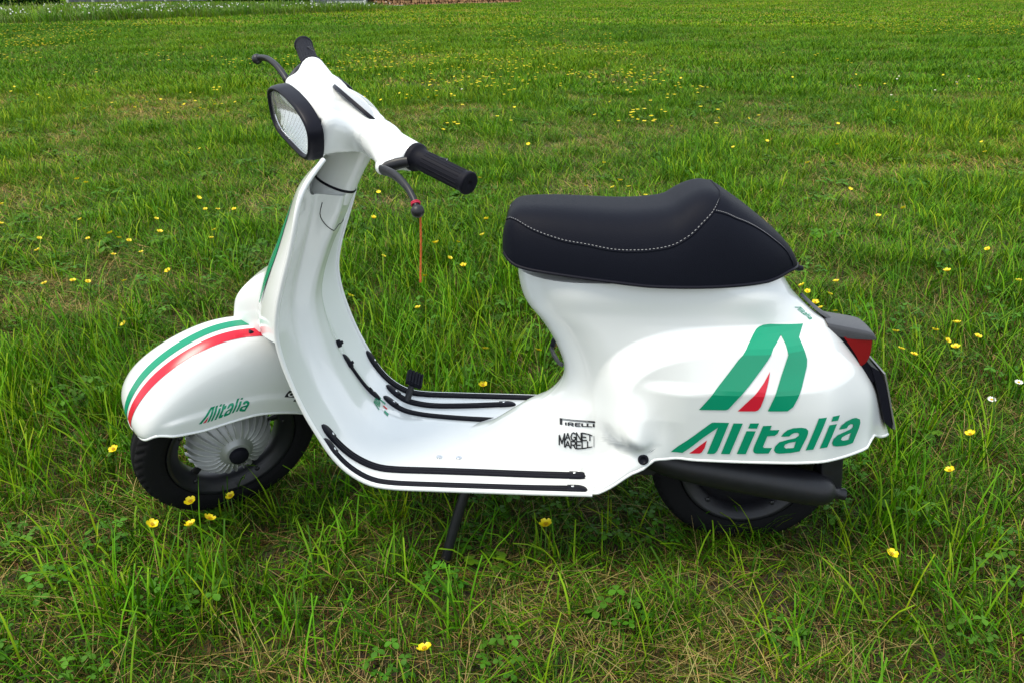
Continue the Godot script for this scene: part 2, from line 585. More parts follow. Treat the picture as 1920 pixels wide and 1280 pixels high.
func floor_strip(track: Array, half: float) -> void:
	var pts := []
	for p in track:
		pts.append(Vector2(p[0], p[1]))
	var line := resample(pts, 60)
	var prof := [[-1.0, 0.0], [-0.96, 0.45], [-0.78, 0.62], [-0.60, 0.62], [-0.52, 0.40], [-0.30, 0.40], [-0.22, 0.62], [0.22, 0.62], [0.30, 0.40], [0.52, 0.40], [0.60, 0.62], [0.78, 0.62], [0.96, 0.45], [1.0, 0.0]]
	var s := Shape.new()
	s.grid(13, 60, func(a: float, t: float):
		var k: int = int(round(t * 60))
		var p: Vector2 = line[k]
		var d: Vector2 = (line[mini(k + 1, 60)] - line[maxi(k - 1, 0)]).normalized()
		var e := Vector2(-d.y, d.x)
		var q: Array = prof[int(round(a * 13))]
		var at: Vector2 = p + e * (q[0] * half)
		return on_sheet(at.x, at.y, q[1] * 0.008 + 0.0003))
	var strip := put("floor_strip", s.mesh(), M.black_rubber, scooter)
	for e2 in [0, 1]:
		var c: Vector2 = line[0] if e2 == 0 else line[60]
		var d2: Vector2 = (line[0] - line[2]).normalized() if e2 == 0 else (line[60] - line[58]).normalized()
		var cap := Shape.new()
		cap.grid(12, 14, func(a: float, t: float):
			var u: float = t * 0.040 - 0.018
			var taper := sqrt(maxf(0.0, 1.0 - pow(clampf(u / 0.022, 0, 1), 1.8)))
			var an: float = PI * a
			var h := 0.0085 * (1.0 if u < 0 else taper)
			var e3 := Vector2(-d2.y, d2.x)
			var at2: Vector2 = c + d2 * u + e3 * (cos(an) * (half + 0.0007) * taper)
			return on_sheet(at2.x, at2.y, pow(sin(an), 0.5) * h + 0.0002))
		put("strip_end", cap.mesh(), M.black_plastic, strip)
		var scr := Shape.new()
		var base: Vector2 = c - d2 * 0.008
		var b0 := on_sheet(base.x, base.y, 0.0080)
		var nn := (on_sheet(base.x, base.y, 0.02) - b0).normalized()
		scr.lathe([Vector2(0.0032, 0.0), Vector2(0.0030, 0.0012), Vector2(0.0012, 0.0016), Vector2(0.0, 0.0010)], b0, nn, 10)
		put("strip_screw", scr.mesh(), M.chrome, strip)


# ---------------------------------------------------------------- rear body
const BASE := [[0.266, 0.152], [0.272, 0.140], [0.280, 0.130], [0.295, 0.123], [0.33, 0.119], [0.38, 0.117], [0.44, 0.116], [0.52, 0.115], [0.60, 0.115], [0.64, 0.120], [0.68, 0.116]]
const XF := [[0.265, -0.13], [0.275, -0.11], [0.295, -0.06], [0.32, -0.02], [0.345, 0.019], [0.36, 0.052], [0.382, 0.081], [0.411, 0.102], [0.439, 0.109], [0.47, 0.104], [0.515, 0.085], [0.557, 0.059], [0.6, 0.026], [0.643, 0.013], [0.68, 0.010]]
const XR := [[0.265, 0.79], [0.311, 0.796], [0.36, 0.774], [0.425, 0.747], [0.471, 0.716], [0.529, 0.667], [0.563, 0.632], [0.586, 0.6], [0.621, 0.56], [0.646, 0.541], [0.68, 0.52]]


func body_half(x: float, y: float) -> float:
	var b := tab(BASE, maxf(y, 0.266))
	# the floor edge runs up into the foot of the cowl
	var lip := body_low(x) + 0.003
	var foot := smoothstep(0.150, 0.172, x) * (1.0 - smoothstep(0.300, 0.345, x)) * (1.0 - smoothstep(lip, lip + 0.030 + 0.55 * maxf(0.0, x - 0.17), y))
	b += 0.052 * smoothstep(0.16, 0.24, x) * (1.0 - smoothstep(0.235, 0.300, x)) * (1.0 - smoothstep(0.325, 0.49, y))
	b = lerpf(b, tab(BASE, maxf(y, 0.44)), smoothstep(0.30, 0.345, x))
	var q1x := absf((x - 0.47) / 0.30)
	var dy := y - 0.42
	var b2 := 0.1 + 0.3 * smoothstep(0.27, 0.45, x)
	var q1y := dy / 0.168 if dy > 0 else -dy / b2
	var q := pow(pow(q1x, 2.6) + pow(absf(q1y), 2.6), 1 / 2.6)
	var m := 1.0 - smoothstep(0.80, 1.02, q)
	# cowl side: leans out to a ridge, then turns slightly under
	var lean := clampf((0.585 - y) / 0.100, 0, 1)
	var sidew := lerpf(smoothstep(0.20, 0.42, x), smoothstep(0.215 + 0.30 * maxf(0.0, 0.42 - y), 0.345 + 0.30 * maxf(0.0, 0.42 - y), x), smoothstep(0.500, 0.475, y))
	var ridge := lean * sidew * (1.0 - smoothstep(0.60, 0.72, x))
	var under := maxf(0.0, 0.482 - y)
	var z := b + 0.047 * m + 0.028 * ridge - 0.07 * under * smoothstep(0.27, 0.33, x)
	var edge := tab([[0.15, 0.209], [0.20, 0.203], [0.25, 0.194], [0.30, 0.184], [0.35, 0.178]], x)
	return lerpf(z, maxf(z, edge), foot)


func body_z(x: float, y: float, xf: float, xr: float) -> float:
	var a := 0.13 + 0.15 * (1.0 - smoothstep(0.27, 0.40, y))
	var t := clampf((x - xf) / a, 0, 1)
	var f := sqrt(maxf(0, 1 - (1 - t) * (1 - t)))
	var b := 0.26 - 0.12 * smoothstep(0.5, 0.65, y)
	t = clampf((xr - x) / b, 0, 1)
	return body_half(x, y) * f * sqrt(maxf(0, 1.0 - pow(1 - t, 2.2)))


func body_low(x: float) -> float:
	return tab([[-0.2, 0.268], [0.168, 0.268], [0.20, 0.281], [0.24, 0.309], [0.265, 0.320], [0.285, 0.3375], [0.30, 0.338], [0.45, 0.336], [0.62, 0.338], [0.715, 0.336], [0.728, 0.350], [0.76, 0.330], [0.80, 0.318]], x)


func on_body(x: float, y: float, lift: float) -> Vector3:
	var e := 0.003
	var z := body_z(x, y, tab(XF, y), tab(XR, y))
	var zx := (body_z(x + e, y, tab(XF, y), tab(XR, y)) - z) / e
	var zy := (body_z(x, y + e, tab(XF, y + e), tab(XR, y + e)) - z) / e
	return Vector3(x, y, z) + Vector3(-zx, -zy, 1).normalized() * lift


func build_body() -> void:
	var s := Shape.new()
	for side in [1.0, -1.0]:
		s.grid(200, 120, func(u: float, v: float):
			var g: float = 0.5 - 0.5 * cos(PI * u)
			g = lerpf(g, u, 0.5)
			var y := lerpf(0.268, 0.668, v)
			var x := 0.0
			for k in 4:
				x = lerpf(tab(XF, y), tab(XR, y), g)
				y = lerpf(body_low(x), 0.668, v)
			return Vector3(x, y, body_z(x, y, tab(XF, y), tab(XR, y)) * side))
	# closing deck under the saddle
	s.grid(60, 8, func(u: float, v: float):
		var x := lerpf(tab(XF, 0.668), tab(XR, 0.668), u)
		return Vector3(x, 0.668 + 0.004 * sin(PI * v), body_z(x, 0.668, tab(XF, 0.668), tab(XR, 0.668)) * (1.0 - 2.0 * v)))
	var body := put("rear_body", s.mesh(), M.white_enamel, scooter)
	# folded lower rim
	var rim := Shape.new()
	for side in [1.0, -1.0]:
		var pts := []
		for k in 61:
			var x := lerpf(0.16, 0.785, k / 60.0)
			var y := body_low(x)
			pts.append(Vector3(x, y, (body_z(x, y, tab(XF, y), tab(XR, y)) - 0.001) * side))
		rim.tube(pts, [0.0032], 8)
	put("lower_rim", rim.mesh(), M.white_enamel, body)
	for side in [1.0, -1.0]:
		var bolt := Shape.new()
		var c := on_body(0.2640, 0.3385, -0.002)
		var n := (on_body(0.2640, 0.3385, 0.02) - c).normalized()
		c.z *= side
		n.z *= side
		bolt.lathe([Vector2(0.0105, 0.0), Vector2(0.0105, 0.004), Vector2(0.0085, 0.0062), Vector2(0.0062, 0.0062), Vector2(0.0052, 0.003), Vector2(0.0, 0.003)], c, n, 18)
		put("side_bolt", bolt.mesh(), M.black_plastic, body)
	var tap := Shape.new()
	tap.tube([Vector3(0.106, 0.440, -0.020), Vector3(0.098, 0.440, -0.030), Vector3(0.086, 0.450, -0.052), Vector3(0.080, 0.462, -0.062)], [0.005, 0.0055, 0.0065, 0.006], 8, true, 0.6)
	put("fuel_tap_lever", tap.mesh(), M.grey_plastic, body)
	var hook := Shape.new()
	hook.tube([Vector3(0.098, 0.490, -0.045), Vector3(0.086, 0.482, -0.055), Vector3(0.083, 0.468, -0.055)], [0.005, 0.006, 0.006], 8)
	put("bag_hook", hook.mesh(), M.black_plastic, body)

	# printed marks on the left flank
	var big := Shape.new()
	decal(big, BIG_A, [], 0.008, func(p: Vector2): return on_body(p.x, p.y, 0.0014))
	put("green_emblem", big.mesh(), M.decal_green, body)
	var red := Shape.new()
	decal(red, BIG_RED, [], 0.008, func(p: Vector2): return on_body(p.x, p.y, 0.0014))
	put("red_emblem_wedge", red.mesh(), M.decal_red, body)
	for k in WORD:
		var w := Shape.new()
		letters(w, [k], 0.007, func(p: Vector2): return on_body(p.x, p.y, 0.0014))
		put("red_letter_wedge" if k == "red" else "letter", w.mesh(), M.decal_red if k == "red" else M.decal_green, body)
	# black sponsor marks in front of the cowl
	var sp := Shape.new()
	var lay := func(p: Vector2):
		var q := (Vector2(0.1025, 0.3659)).lerp(Vector2(0.1736, 0.3803), p.x).lerp((Vector2(0.1029, 0.3550)).lerp(Vector2(0.1741, 0.3667), p.x), p.y)
		return on_body(q.x, q.y, 0.0014)
	for q in [[[0.0, 0.0], [0.075, 0.01], [0.075, 0.95], [0.0, 0.93]], [[0.075, 0.01], [0.98, 0.06], [1.0, 0.20], [0.98, 0.36], [0.84, 0.33], [0.075, 0.24], [0.075, 0.17], [0.80, 0.235], [0.80, 0.175], [0.075, 0.085]],
			[[0.15, 0.52], [0.20, 0.52], [0.20, 0.96], [0.15, 0.96]], [[0.93, 0.50], [0.98, 0.50], [0.98, 0.96], [0.93, 0.96]]]:
		decal(sp, poly(q), [], 0.3, lay)
	for t in [["R", 0.25], ["E", 0.45], ["L", 0.63], ["L", 0.78]]:
		var left: float = t[1]
		stroke_letter(sp, t[0], func(p: Vector2): return lay.call(Vector2(left + p.x * 0.13, 0.96 - p.y * 0.45)), Vector2(0.19, 0.15))
	put("sponsor_wordmark", sp.mesh(), M.decal_black, body)
	var mm := Shape.new()
	var lay2 := func(p: Vector2):
		# the two rows fill a barrel outline
		var swell := 1.0 - 0.42 * pow(absf(p.x * 2.0 - 1.0), 2.2)
		var q := (Vector2(0.1021, 0.3441)).lerp(Vector2(0.1734, 0.3539), p.x).lerp((Vector2(0.1029, 0.3127)).lerp(Vector2(0.1747, 0.3198), p.x), 0.5 - (p.y - 0.5) * swell)
		return on_body(q.x, q.y, 0.0014)
	stroke_letter(mm, "M", func(p: Vector2): return lay2.call(Vector2(p.x * 0.15, p.y)))
	stroke_letter(mm, "I", func(p: Vector2): return lay2.call(Vector2(0.95 + p.x * 0.05, p.y)))
	var row1 := "AGNET"
	var row2 := "ARELL"
	for k in 5:
		var x0 := 0.175 + k * 0.155
		stroke_letter(mm, row1[k], func(p: Vector2): return lay2.call(Vector2(x0 + p.x * 0.13, 0.54 + p.y * 0.46)))
		stroke_letter(mm, row2[k], func(p: Vector2): return lay2.call(Vector2(x0 + p.x * 0.13, p.y * 0.46)))
	put("sponsor_wordmark", mm.mesh(), M.decal_black, body)

	# tail badge with a black strip, on the ridge of the tail
	var badge := Shape.new()
	badge.grid(6, 16, func(a: float, t: float):
		var y := lerpf(0.612, 0.558, t)
		var x := tab(XR, y)
		var w := 0.018 * sin(PI * clampf(0.08 + t * 0.86, 0, 1))
		var n := Vector2(1, 0.95).normalized()
		return Vector3(x + n.x * (0.004 + 0.006 * sin(PI * a)), y + n.y * (0.004 + 0.006 * sin(PI * a)), (a - 0.5) * 2.0 * w))
	put("tail_badge", badge.mesh(), M.grey_plastic, body)
	var tw := Shape.new()
	letters(tw, ["A", "l1", "i1", "d1", "t", "a1", "l2", "i2", "d2", "a2"], 0.010, func(p: Vector2):
		var t := (p.x - 0.3127) / 0.362
		var y := lerpf(0.612, 0.584, t)
		var x := tab(XR, y) - 0.013 - (0.43 - p.y) * 0.15
		return on_body(x, y, 0.0009))
	put("tail_wordmark", tw.mesh(), M.decal_green, body)


# ---------------------------------------------------------------- flat marks
const BIG_A := [Vector2(0.3597, 0.4501), Vector2(0.3906, 0.4965), Vector2(0.4252, 0.5459), Vector2(0.4440, 0.5667), Vector2(0.4644, 0.5839), Vector2(0.4710, 0.5882), Vector2(0.4800, 0.5914), Vector2(0.4925, 0.5918), Vector2(0.5618, 0.5827), Vector2(0.5459, 0.5697), Vector2(0.5565, 0.5394), Vector2(0.5558, 0.5277), Vector2(0.5461, 0.4950), Vector2(0.5381, 0.4732), Vector2(0.5322, 0.4594), Vector2(0.5227, 0.4511), Vector2(0.4860, 0.4512), Vector2(0.4910, 0.4685), Vector2(0.5059, 0.5166), Vector2(0.5179, 0.5509), Vector2(0.5149, 0.5660), Vector2(0.5103, 0.5756), Vector2(0.4902, 0.5622), Vector2(0.4778, 0.5427), Vector2(0.4476, 0.5013), Vector2(0.4293, 0.4771), Vector2(0.4133, 0.4529), Vector2(0.4091, 0.4511)]
const BIG_RED := [Vector2(0.4311, 0.4494), Vector2(0.4448, 0.4675), Vector2(0.4626, 0.4897), Vector2(0.4736, 0.5055), Vector2(0.4843, 0.5253), Vector2(0.4818, 0.5067), Vector2(0.4763, 0.4816), Vector2(0.4718, 0.4600), Vector2(0.4683, 0.4531), Vector2(0.4629, 0.4505)]
const WORD := {
	"A": [0.3158, 0.3532, 0.3848, 0.4219, 0.3876, 0.4235, 0.3910, 0.4240, 0.4183, 0.4242, 0.4062, 0.3712, 0.4034, 0.3609, 0.4000, 0.3553, 0.3962, 0.3534, 0.3847, 0.3532, 0.3871, 0.3633, 0.3990, 0.4130, 0.3744, 0.3903, 0.3387, 0.3518],
	"red": [0.3514, 0.3523, 0.3667, 0.3685, 0.3815, 0.3837, 0.3788, 0.3666, 0.3744, 0.3562, 0.3707, 0.3534],
	"l1": [0.4111, 0.3539, 0.4267, 0.4233, 0.4438, 0.4236, 0.4275, 0.3542],
	"i1": [0.4409, 0.3551, 0.4527, 0.4071, 0.4698, 0.4074, 0.4577, 0.3554],
	"d1": [0.4549, 0.4130, 0.4573, 0.4244, 0.4738, 0.4250, 0.4711, 0.4133],
	"t": [0.4704, 0.3653, 0.4712, 0.3737, 0.4818, 0.4195, 0.4975, 0.4208, 0.4957, 0.4107, 0.5130, 0.4117, 0.5107, 0.4035, 0.5060, 0.3987, 0.4925, 0.3970, 0.4878, 0.3737, 0.4897, 0.3708, 0.5049, 0.3714, 0.5003, 0.3584, 0.4794, 0.3572, 0.4743, 0.3582, 0.4714, 0.3611],
	"a1": [0.5180, 0.3969, 0.5218, 0.4048, 0.5278, 0.4112, 0.5391, 0.4156, 0.5541, 0.4159, 0.5625, 0.4141, 0.5679, 0.4088, 0.5683, 0.4026, 0.5669, 0.3947, 0.5577, 0.3644, 0.5421, 0.3610, 0.5205, 0.3588, 0.5134, 0.3603, 0.5091, 0.3662, 0.5103, 0.3752, 0.5168, 0.3849, 0.5299, 0.3898, 0.5453, 0.3937, 0.5515, 0.3993, 0.5514, 0.4033, 0.5476, 0.4054, 0.5407, 0.4048, 0.5362, 0.4014, 0.5332, 0.3977],
	"l2": [0.5691, 0.3661, 0.5854, 0.4324, 0.6017, 0.4322, 0.5839, 0.3671],
	"i2": [0.5962, 0.3685, 0.6091, 0.4157, 0.6255, 0.4143, 0.6111, 0.3691],
	"d2": [0.6121, 0.4223, 0.6149, 0.4316, 0.6303, 0.4304, 0.6270, 0.4207],
	"a2": [0.6327, 0.4009, 0.6369, 0.4077, 0.6478, 0.4121, 0.6623, 0.4126, 0.6728, 0.4104, 0.6844, 0.4028, 0.6863, 0.3959, 0.6844, 0.3866, 0.6724, 0.3596, 0.6546, 0.3606, 0.6325, 0.3658, 0.6236, 0.3698, 0.6208, 0.3761, 0.6230, 0.3845, 0.6310, 0.3900, 0.6458, 0.3913, 0.6627, 0.3918, 0.6683, 0.3946, 0.6676, 0.3991, 0.6610, 0.4026, 0.6545, 0.4017, 0.6512, 0.3975],
}
const HOLES := {
	"a1": [0.5479, 0.3862, 0.5455, 0.3722, 0.5307, 0.3707, 0.5267, 0.3744, 0.5284, 0.3798, 0.5348, 0.3834],
	"a2": [0.6646, 0.3835, 0.6607, 0.3708, 0.6461, 0.3734, 0.6404, 0.3778, 0.6422, 0.3821, 0.6509, 0.3836],
}
const STROKES := {
	"M": [[0, 0, 0, 1], [0, 1, 0.5, 0.25], [0.5, 0.25, 1, 1], [1, 1, 1, 0]],
	"A": [[0, 0, 0.5, 1], [0.5, 1, 1, 0], [0.2, 0.35, 0.8, 0.35]],
	"G": [[0.95, 0.85, 0.6, 1], [0.6, 1, 0.2, 0.9], [0.2, 0.9, 0, 0.5], [0, 0.5, 0.2, 0.1], [0.2, 0.1, 0.6, 0], [0.6, 0, 0.95, 0.12], [0.95, 0.12, 0.95, 0.45], [0.95, 0.45, 0.6, 0.45]],
	"N": [[0, 0, 0, 1], [0, 1, 1, 0], [1, 0, 1, 1]],
	"E": [[0, 0, 0, 1], [0, 1, 1, 1], [0, 0.5, 0.85, 0.5], [0, 0, 1, 0]],
	"T": [[0.5, 0, 0.5, 1], [0, 1, 1, 1]],
	"R": [[0, 0, 0, 1], [0, 1, 0.8, 1], [0.8, 1, 1, 0.75], [1, 0.75, 0.8, 0.5], [0.8, 0.5, 0, 0.5], [0.5, 0.5, 1, 0]],
	"L": [[0, 0, 0, 1], [0, 0, 1, 0]],
	"I": [[0.5, 0, 0.5, 1]],
	"C": [[0.95, 0.85, 0.6, 1], [0.6, 1, 0.2, 0.9], [0.2, 0.9, 0, 0.5], [0, 0.5, 0.2, 0.1], [0.2, 0.1, 0.6, 0], [0.6, 0, 0.95, 0.15]],
	"F": [[0, 0, 0, 1], [0, 1, 1, 1], [0, 0.5, 0.8, 0.5]],
}


func poly(a: Array) -> Array:
	var out := []
	for p in a:
		out.append(Vector2(p[0], p[1]))
	return out


func stroke_letter(s: Shape, c: String, lay: Callable, bold := Vector2(0.125, 0.095)) -> void:
	var k := 0
	for q in STROKES[c]:
		var a := Vector2(q[0], q[1])
		var b := Vector2(q[2], q[3])
		var d := (b - a).normalized()
		var e := Vector2(-d.y, d.x) * bold
		a -= d * 0.06
		b += d * 0.06
		var n := 2 if c != "M" else 5
		k += 1
		for i in n:
			var p := a.lerp(b, float(i) / n)
			var r := a.lerp(b, float(i + 1) / n)
			var lift := Vector3(0, 0, 0.00012 * k)
			s.quad(s.add(lay.call(p + e) + lift), s.add(lay.call(r + e) + lift), s.add(lay.call(r - e) + lift), s.add(lay.call(p - e) + lift))


func letters(s: Shape, which: Array, cell: float, lay: Callable) -> void:
	for k in which:
		var pts := []
		var raw: Array = WORD[k]
		for i in range(0, raw.size(), 2):
			pts.append(Vector2(raw[i], raw[i + 1]))
		var holes := []
		if HOLES.has(k):
			var h := []
			var raw2: Array = HOLES[k]
			for i in range(0, raw2.size(), 2):
				h.append(Vector2(raw2[i], raw2[i + 1]))
			holes.append(h)
		decal(s, pts, holes, cell, lay)


# cuts an outline into small cells and lays each on a surface
func decal(s: Shape, outline: Array, holes: Array, cell: float, lay: Callable) -> void:
	var p := PackedVector2Array(outline)
	var lo := p[0]
	var hi := p[0]
	for q in p:
		lo = lo.min(q)
		hi = hi.max(q)
	var kx := 1000.0
	for k in p.size():
		p[k] *= kx
	var nx := int(ceil((hi.x - lo.x) / cell))
	var ny := int(ceil((hi.y - lo.y) / cell))
	for i in nx:
		for j in ny:
			var a := (lo + Vector2(i, j) * cell) * kx
			var b := a + Vector2(cell, cell) * kx
			var parts := Geometry2D.intersect_polygons(p, PackedVector2Array([a, Vector2(b.x, a.y), b, Vector2(a.x, b.y)]))
			for h in holes:
				var hp := PackedVector2Array(h)
				for k in hp.size():
					hp[k] *= kx
				var next := []
				for part in parts:
					next.append_array(Geometry2D.clip_polygons(part, hp))
				parts.assign(next)
			for part in parts:
				var t := Geometry2D.triangulate_polygon(part)
				var first := s.v.size()
				for q in part:
					s.add(lay.call(q / kx))
				for k in range(0, t.size(), 3):
					var u0: Vector2 = part[t[k]]
					var u1: Vector2 = part[t[k + 1]]
					var u2: Vector2 = part[t[k + 2]]
					if (u1 - u0).cross(u2 - u0) > 0:
						s.tri(first + t[k], first + t[k + 2], first + t[k + 1])
					else:
						s.tri(first + t[k], first + t[k + 1], first + t[k + 2])


# ---------------------------------------------------------------- saddle
const SEAT_TOP := [[-0.016, 0.745], [-0.008, 0.775], [0.004, 0.790], [0.022, 0.796], [0.074, 0.798], [0.143, 0.796], [0.212, 0.794], [0.262, 0.797], [0.298, 0.804], [0.321, 0.819], [0.344, 0.830], [0.366, 0.834], [0.391, 0.828], [0.412, 0.815], [0.448, 0.791], [0.484, 0.764], [0.515, 0.739], [0.535, 0.717], [0.547, 0.698], [0.556, 0.685]]
const SEAT_LOW := [[-0.016, 0.715], [0, 0.702], [0.02, 0.694], [0.078, 0.687], [0.193, 0.676], [0.275, 0.670], [0.475, 0.672], [0.5, 0.676], [0.53, 0.684], [0.556, 0.684]]
const SEAT_HALF := [[-0.016, 0.06], [-0.008, 0.085], [0.01, 0.103], [0.05, 0.116], [0.12, 0.126], [0.25, 0.135], [0.35, 0.133], [0.43, 0.118], [0.49, 0.092], [0.53, 0.062], [0.547, 0.040], [0.556, 0.004]]
const SEAM := [Vector2(-0.008, 66), Vector2(0.0101, 51.8), Vector2(0.044, 37.8), Vector2(0.0933, 29.2), Vector2(0.142, 26.7), Vector2(0.1902, 24.2), Vector2(0.238, 25.2), Vector2(0.2698, 26.8), Vector2(0.2948, 28.7), Vector2(0.3252, 32.2), Vector2(0.3465, 39.6), Vector2(0.3653, 49.3), Vector2(0.3782, 64.5), Vector2(0.3847, 80.6), Vector2(0.3850, 90)]
const SEAM_TAIL := [Vector2(0.3686, 50.8), Vector2(0.4019, 50.3), Vector2(0.4411, 53.5), Vector2(0.4824, 52.5), Vector2(0.5141, 42.3), Vector2(0.5302, 19.8), Vector2(0.5337, 9)]


func on_seat(x: float, deg: float, lift: float) -> Vector3:
	var p := seat_raw(x, deg)
	if lift == 0.0:
		return p
	var a := seat_raw(x + 0.003, deg) - seat_raw(x - 0.003, deg)
	var b := seat_raw(x, deg + 2.0) - seat_raw(x, deg - 2.0)
	var n := a.cross(b).normalized()
	if n.dot(p - Vector3(x, 0.68, 0)) < 0:
		n = -n
	return p + n * lift


func seat_raw(x: float, deg: float) -> Vector3:
	var ph := deg_to_rad(deg)
	var t := tab(SEAT_TOP, x)
	var b := tab(SEAT_LOW, x)
	var c := cos(ph)
	var s := sin(ph)
	# the top panel is padded: it swells a little above its seam
	return Vector3(x, b + (t - b) * signf(s) * pow(absf(s), 0.8), tab(SEAT_HALF, x) * signf(c) * pow(absf(c), 0.5))


func build_saddle() -> void:
	var s := Shape.new()
	s.grid(72, 110, func(a: float, t: float):
		var g: float = lerpf(0.5 - 0.5 * cos(PI * t), t, 0.6)
		var x := lerpf(-0.016, 0.556, g)
		var q: float = a * 2.0 - 1.0
		var deg := 90.0 - signf(q) * pow(absf(q), 0.8) * 90.0
		return on_seat(x, deg, 0.0))
	# blunt front face and the pan below
	s.grid(24, 10, func(a: float, t: float):
		var p := on_seat(-0.016, lerpf(0.0, 180.0, a), 0.0)
		var c := Vector3(-0.019, 0.728, 0)
		return p.lerp(c, t))
	s.grid(80, 6, func(a: float, t: float):
		var x := lerpf(-0.016, 0.556, a)
		return Vector3(x, tab(SEAT_LOW, x) - 0.002 * sin(PI * t), lerpf(-1.0, 1.0, t) * tab(SEAT_HALF, x)))
	var seat := put("saddle", s.mesh(), M.seat_vinyl, scooter)
	var edge := Shape.new()
	for side in [1.0, -1.0]:
		var pts := []
		for k in 71:
			var x := lerpf(-0.012, 0.553, k / 70.0)
			pts.append(Vector3(x, tab(SEAT_LOW, x) + 0.0005, side * (tab(SEAT_HALF, x) + 0.0006)))
		edge.tube(pts, [0.0032], 8)
	put("edge_trim", edge.mesh(), M.black_plastic, seat)
	for side in [1.0, -1.0]:
		for track in [SEAM, SEAM_TAIL]:
			var line := resample_deg(track, 150)
			var fold := Shape.new()
			var fp := []
			for k in 151:
				var p := on_seat(line[k].x, line[k].y, 0.0002)
				p.z *= side
				fp.append(p)
			fold.tube(fp, [0.0016], 6)
			put("seam_fold", fold.mesh(), M.seat_vinyl, seat)
			var st := Shape.new()
			for k in range(0, 149, 2):
				var p0 := on_seat(line[k].x, line[k].y + 1.6, 0.0006)
				var p1 := on_seat(line[k + 1].x, line[k + 1].y + 1.6, 0.0006)
				p0.z *= side
				p1.z *= side
				st.tube([p0, p0.lerp(p1, 0.5), p1], [0.0005, 0.0007, 0.0005], 5)
			put("stitching", st.mesh(), M.stitch_thread, seat)
	var lock := Shape.new()
	lock.tube([Vector3(0.548, 0.676, 0.012), Vector3(0.560, 0.674, 0.014), Vector3(0.567, 0.674, 0.015)], [0.006, 0.006, 0.004], 10)
	put("seat_lock", lock.mesh(), M.black_plastic, seat)


func resample_deg(track: Array, n: int) -> Array:
	var sc := []
	for p in track:
		sc.append(Vector2(p.x, p.y * 0.0022))
	var out := []
	for p in resample(sc, n):
		out.append(Vector2(p.x, minf(p.y / 0.0022, 90.0)))
	return out


# ---------------------------------------------------------------- front fender, in the steered frame (u back, v up the column, w left)
const CROWN := [Vector2(-0.243, -0.608), Vector2(-0.257, -0.580), Vector2(-0.259, -0.545), Vector2(-0.251, -0.505), Vector2(-0.236, -0.470), Vector2(-0.213, -0.436), Vector2(-0.183, -0.404), Vector2(-0.148, -0.377), Vector2(-0.112, -0.360), Vector2(-0.075, -0.351), Vector2(-0.030, -0.347), Vector2(0.030, -0.352), Vector2(0.085, -0.372), Vector2(0.135, -0.410), Vector2(0.170, -0.465), Vector2(0.190, -0.530)]
const FOOT := [Vector2(-0.2405, -0.602), Vector2(-0.2405, -0.590), Vector2(-0.236, -0.576), Vector2(-0.228, -0.566), Vector2(-0.214, -0.561), Vector2(-0.197, -0.558), Vector2(-0.172, -0.552), Vector2(-0.140, -0.543), Vector2(-0.105, -0.528), Vector2(-0.066, -0.513), Vector2(-0.030, -0.5045), Vector2(0.020, -0.503), Vector2(0.065, -0.507), Vector2(0.105, -0.518), Vector2(0.140, -0.535), Vector2(0.165, -0.560)]
const FENDER_HALF := [[0.0, 0.022], [0.025, 0.047], [0.055, 0.064], [0.10, 0.078], [0.16, 0.086], [0.26, 0.093], [0.4, 0.097], [0.6, 0.098], [0.8, 0.094], [1.0, 0.080]]


func fender(t: float, th: float, lift := 0.0) -> Vector3:
	var p := fender_raw(t, th)
	if lift == 0.0:
		return p
	var a := fender_raw(t + 0.004, th) - fender_raw(t - 0.004, th)
	var b := fender_raw(t, th + 0.01) - fender_raw(t, th - 0.01)
	var n := a.cross(b).normalized()
	if n.dot(p - Vector3(-0.02, -0.62, 0)) < 0:
		n = -n
	return p + n * lift


func fender_raw(t: float, th: float) -> Vector3:
	var c: Vector2 = along(CROWN, t)
	var f: Vector2 = along(FOOT, t)
	var w := tab(FENDER_HALF, t)
	var s := sin(th)
	var g := pow(absf(s), 0.80) * signf(s)
	var q := 1.0 - pow(maxf(cos(th), 0.0), 0.86)
	var p := c.lerp(f, q)
	# a pressed swage runs along the flank, the skirt stands a little proud below it
	var low := smoothstep(0.70, 0.78, q) * smoothstep(0.22, 0.34, t)
	return Vector3(p.x, p.y, w * g * (1.0 - 0.02 * (1.0 - q)) + 0.0045 * low * signf(s))


func fender_w(t: float, w: float) -> float:
	var h := tab(FENDER_HALF, t)
	return asin(signf(w) * pow(clampf(absf(w) / h, 0, 1), 1.0 / 0.80))


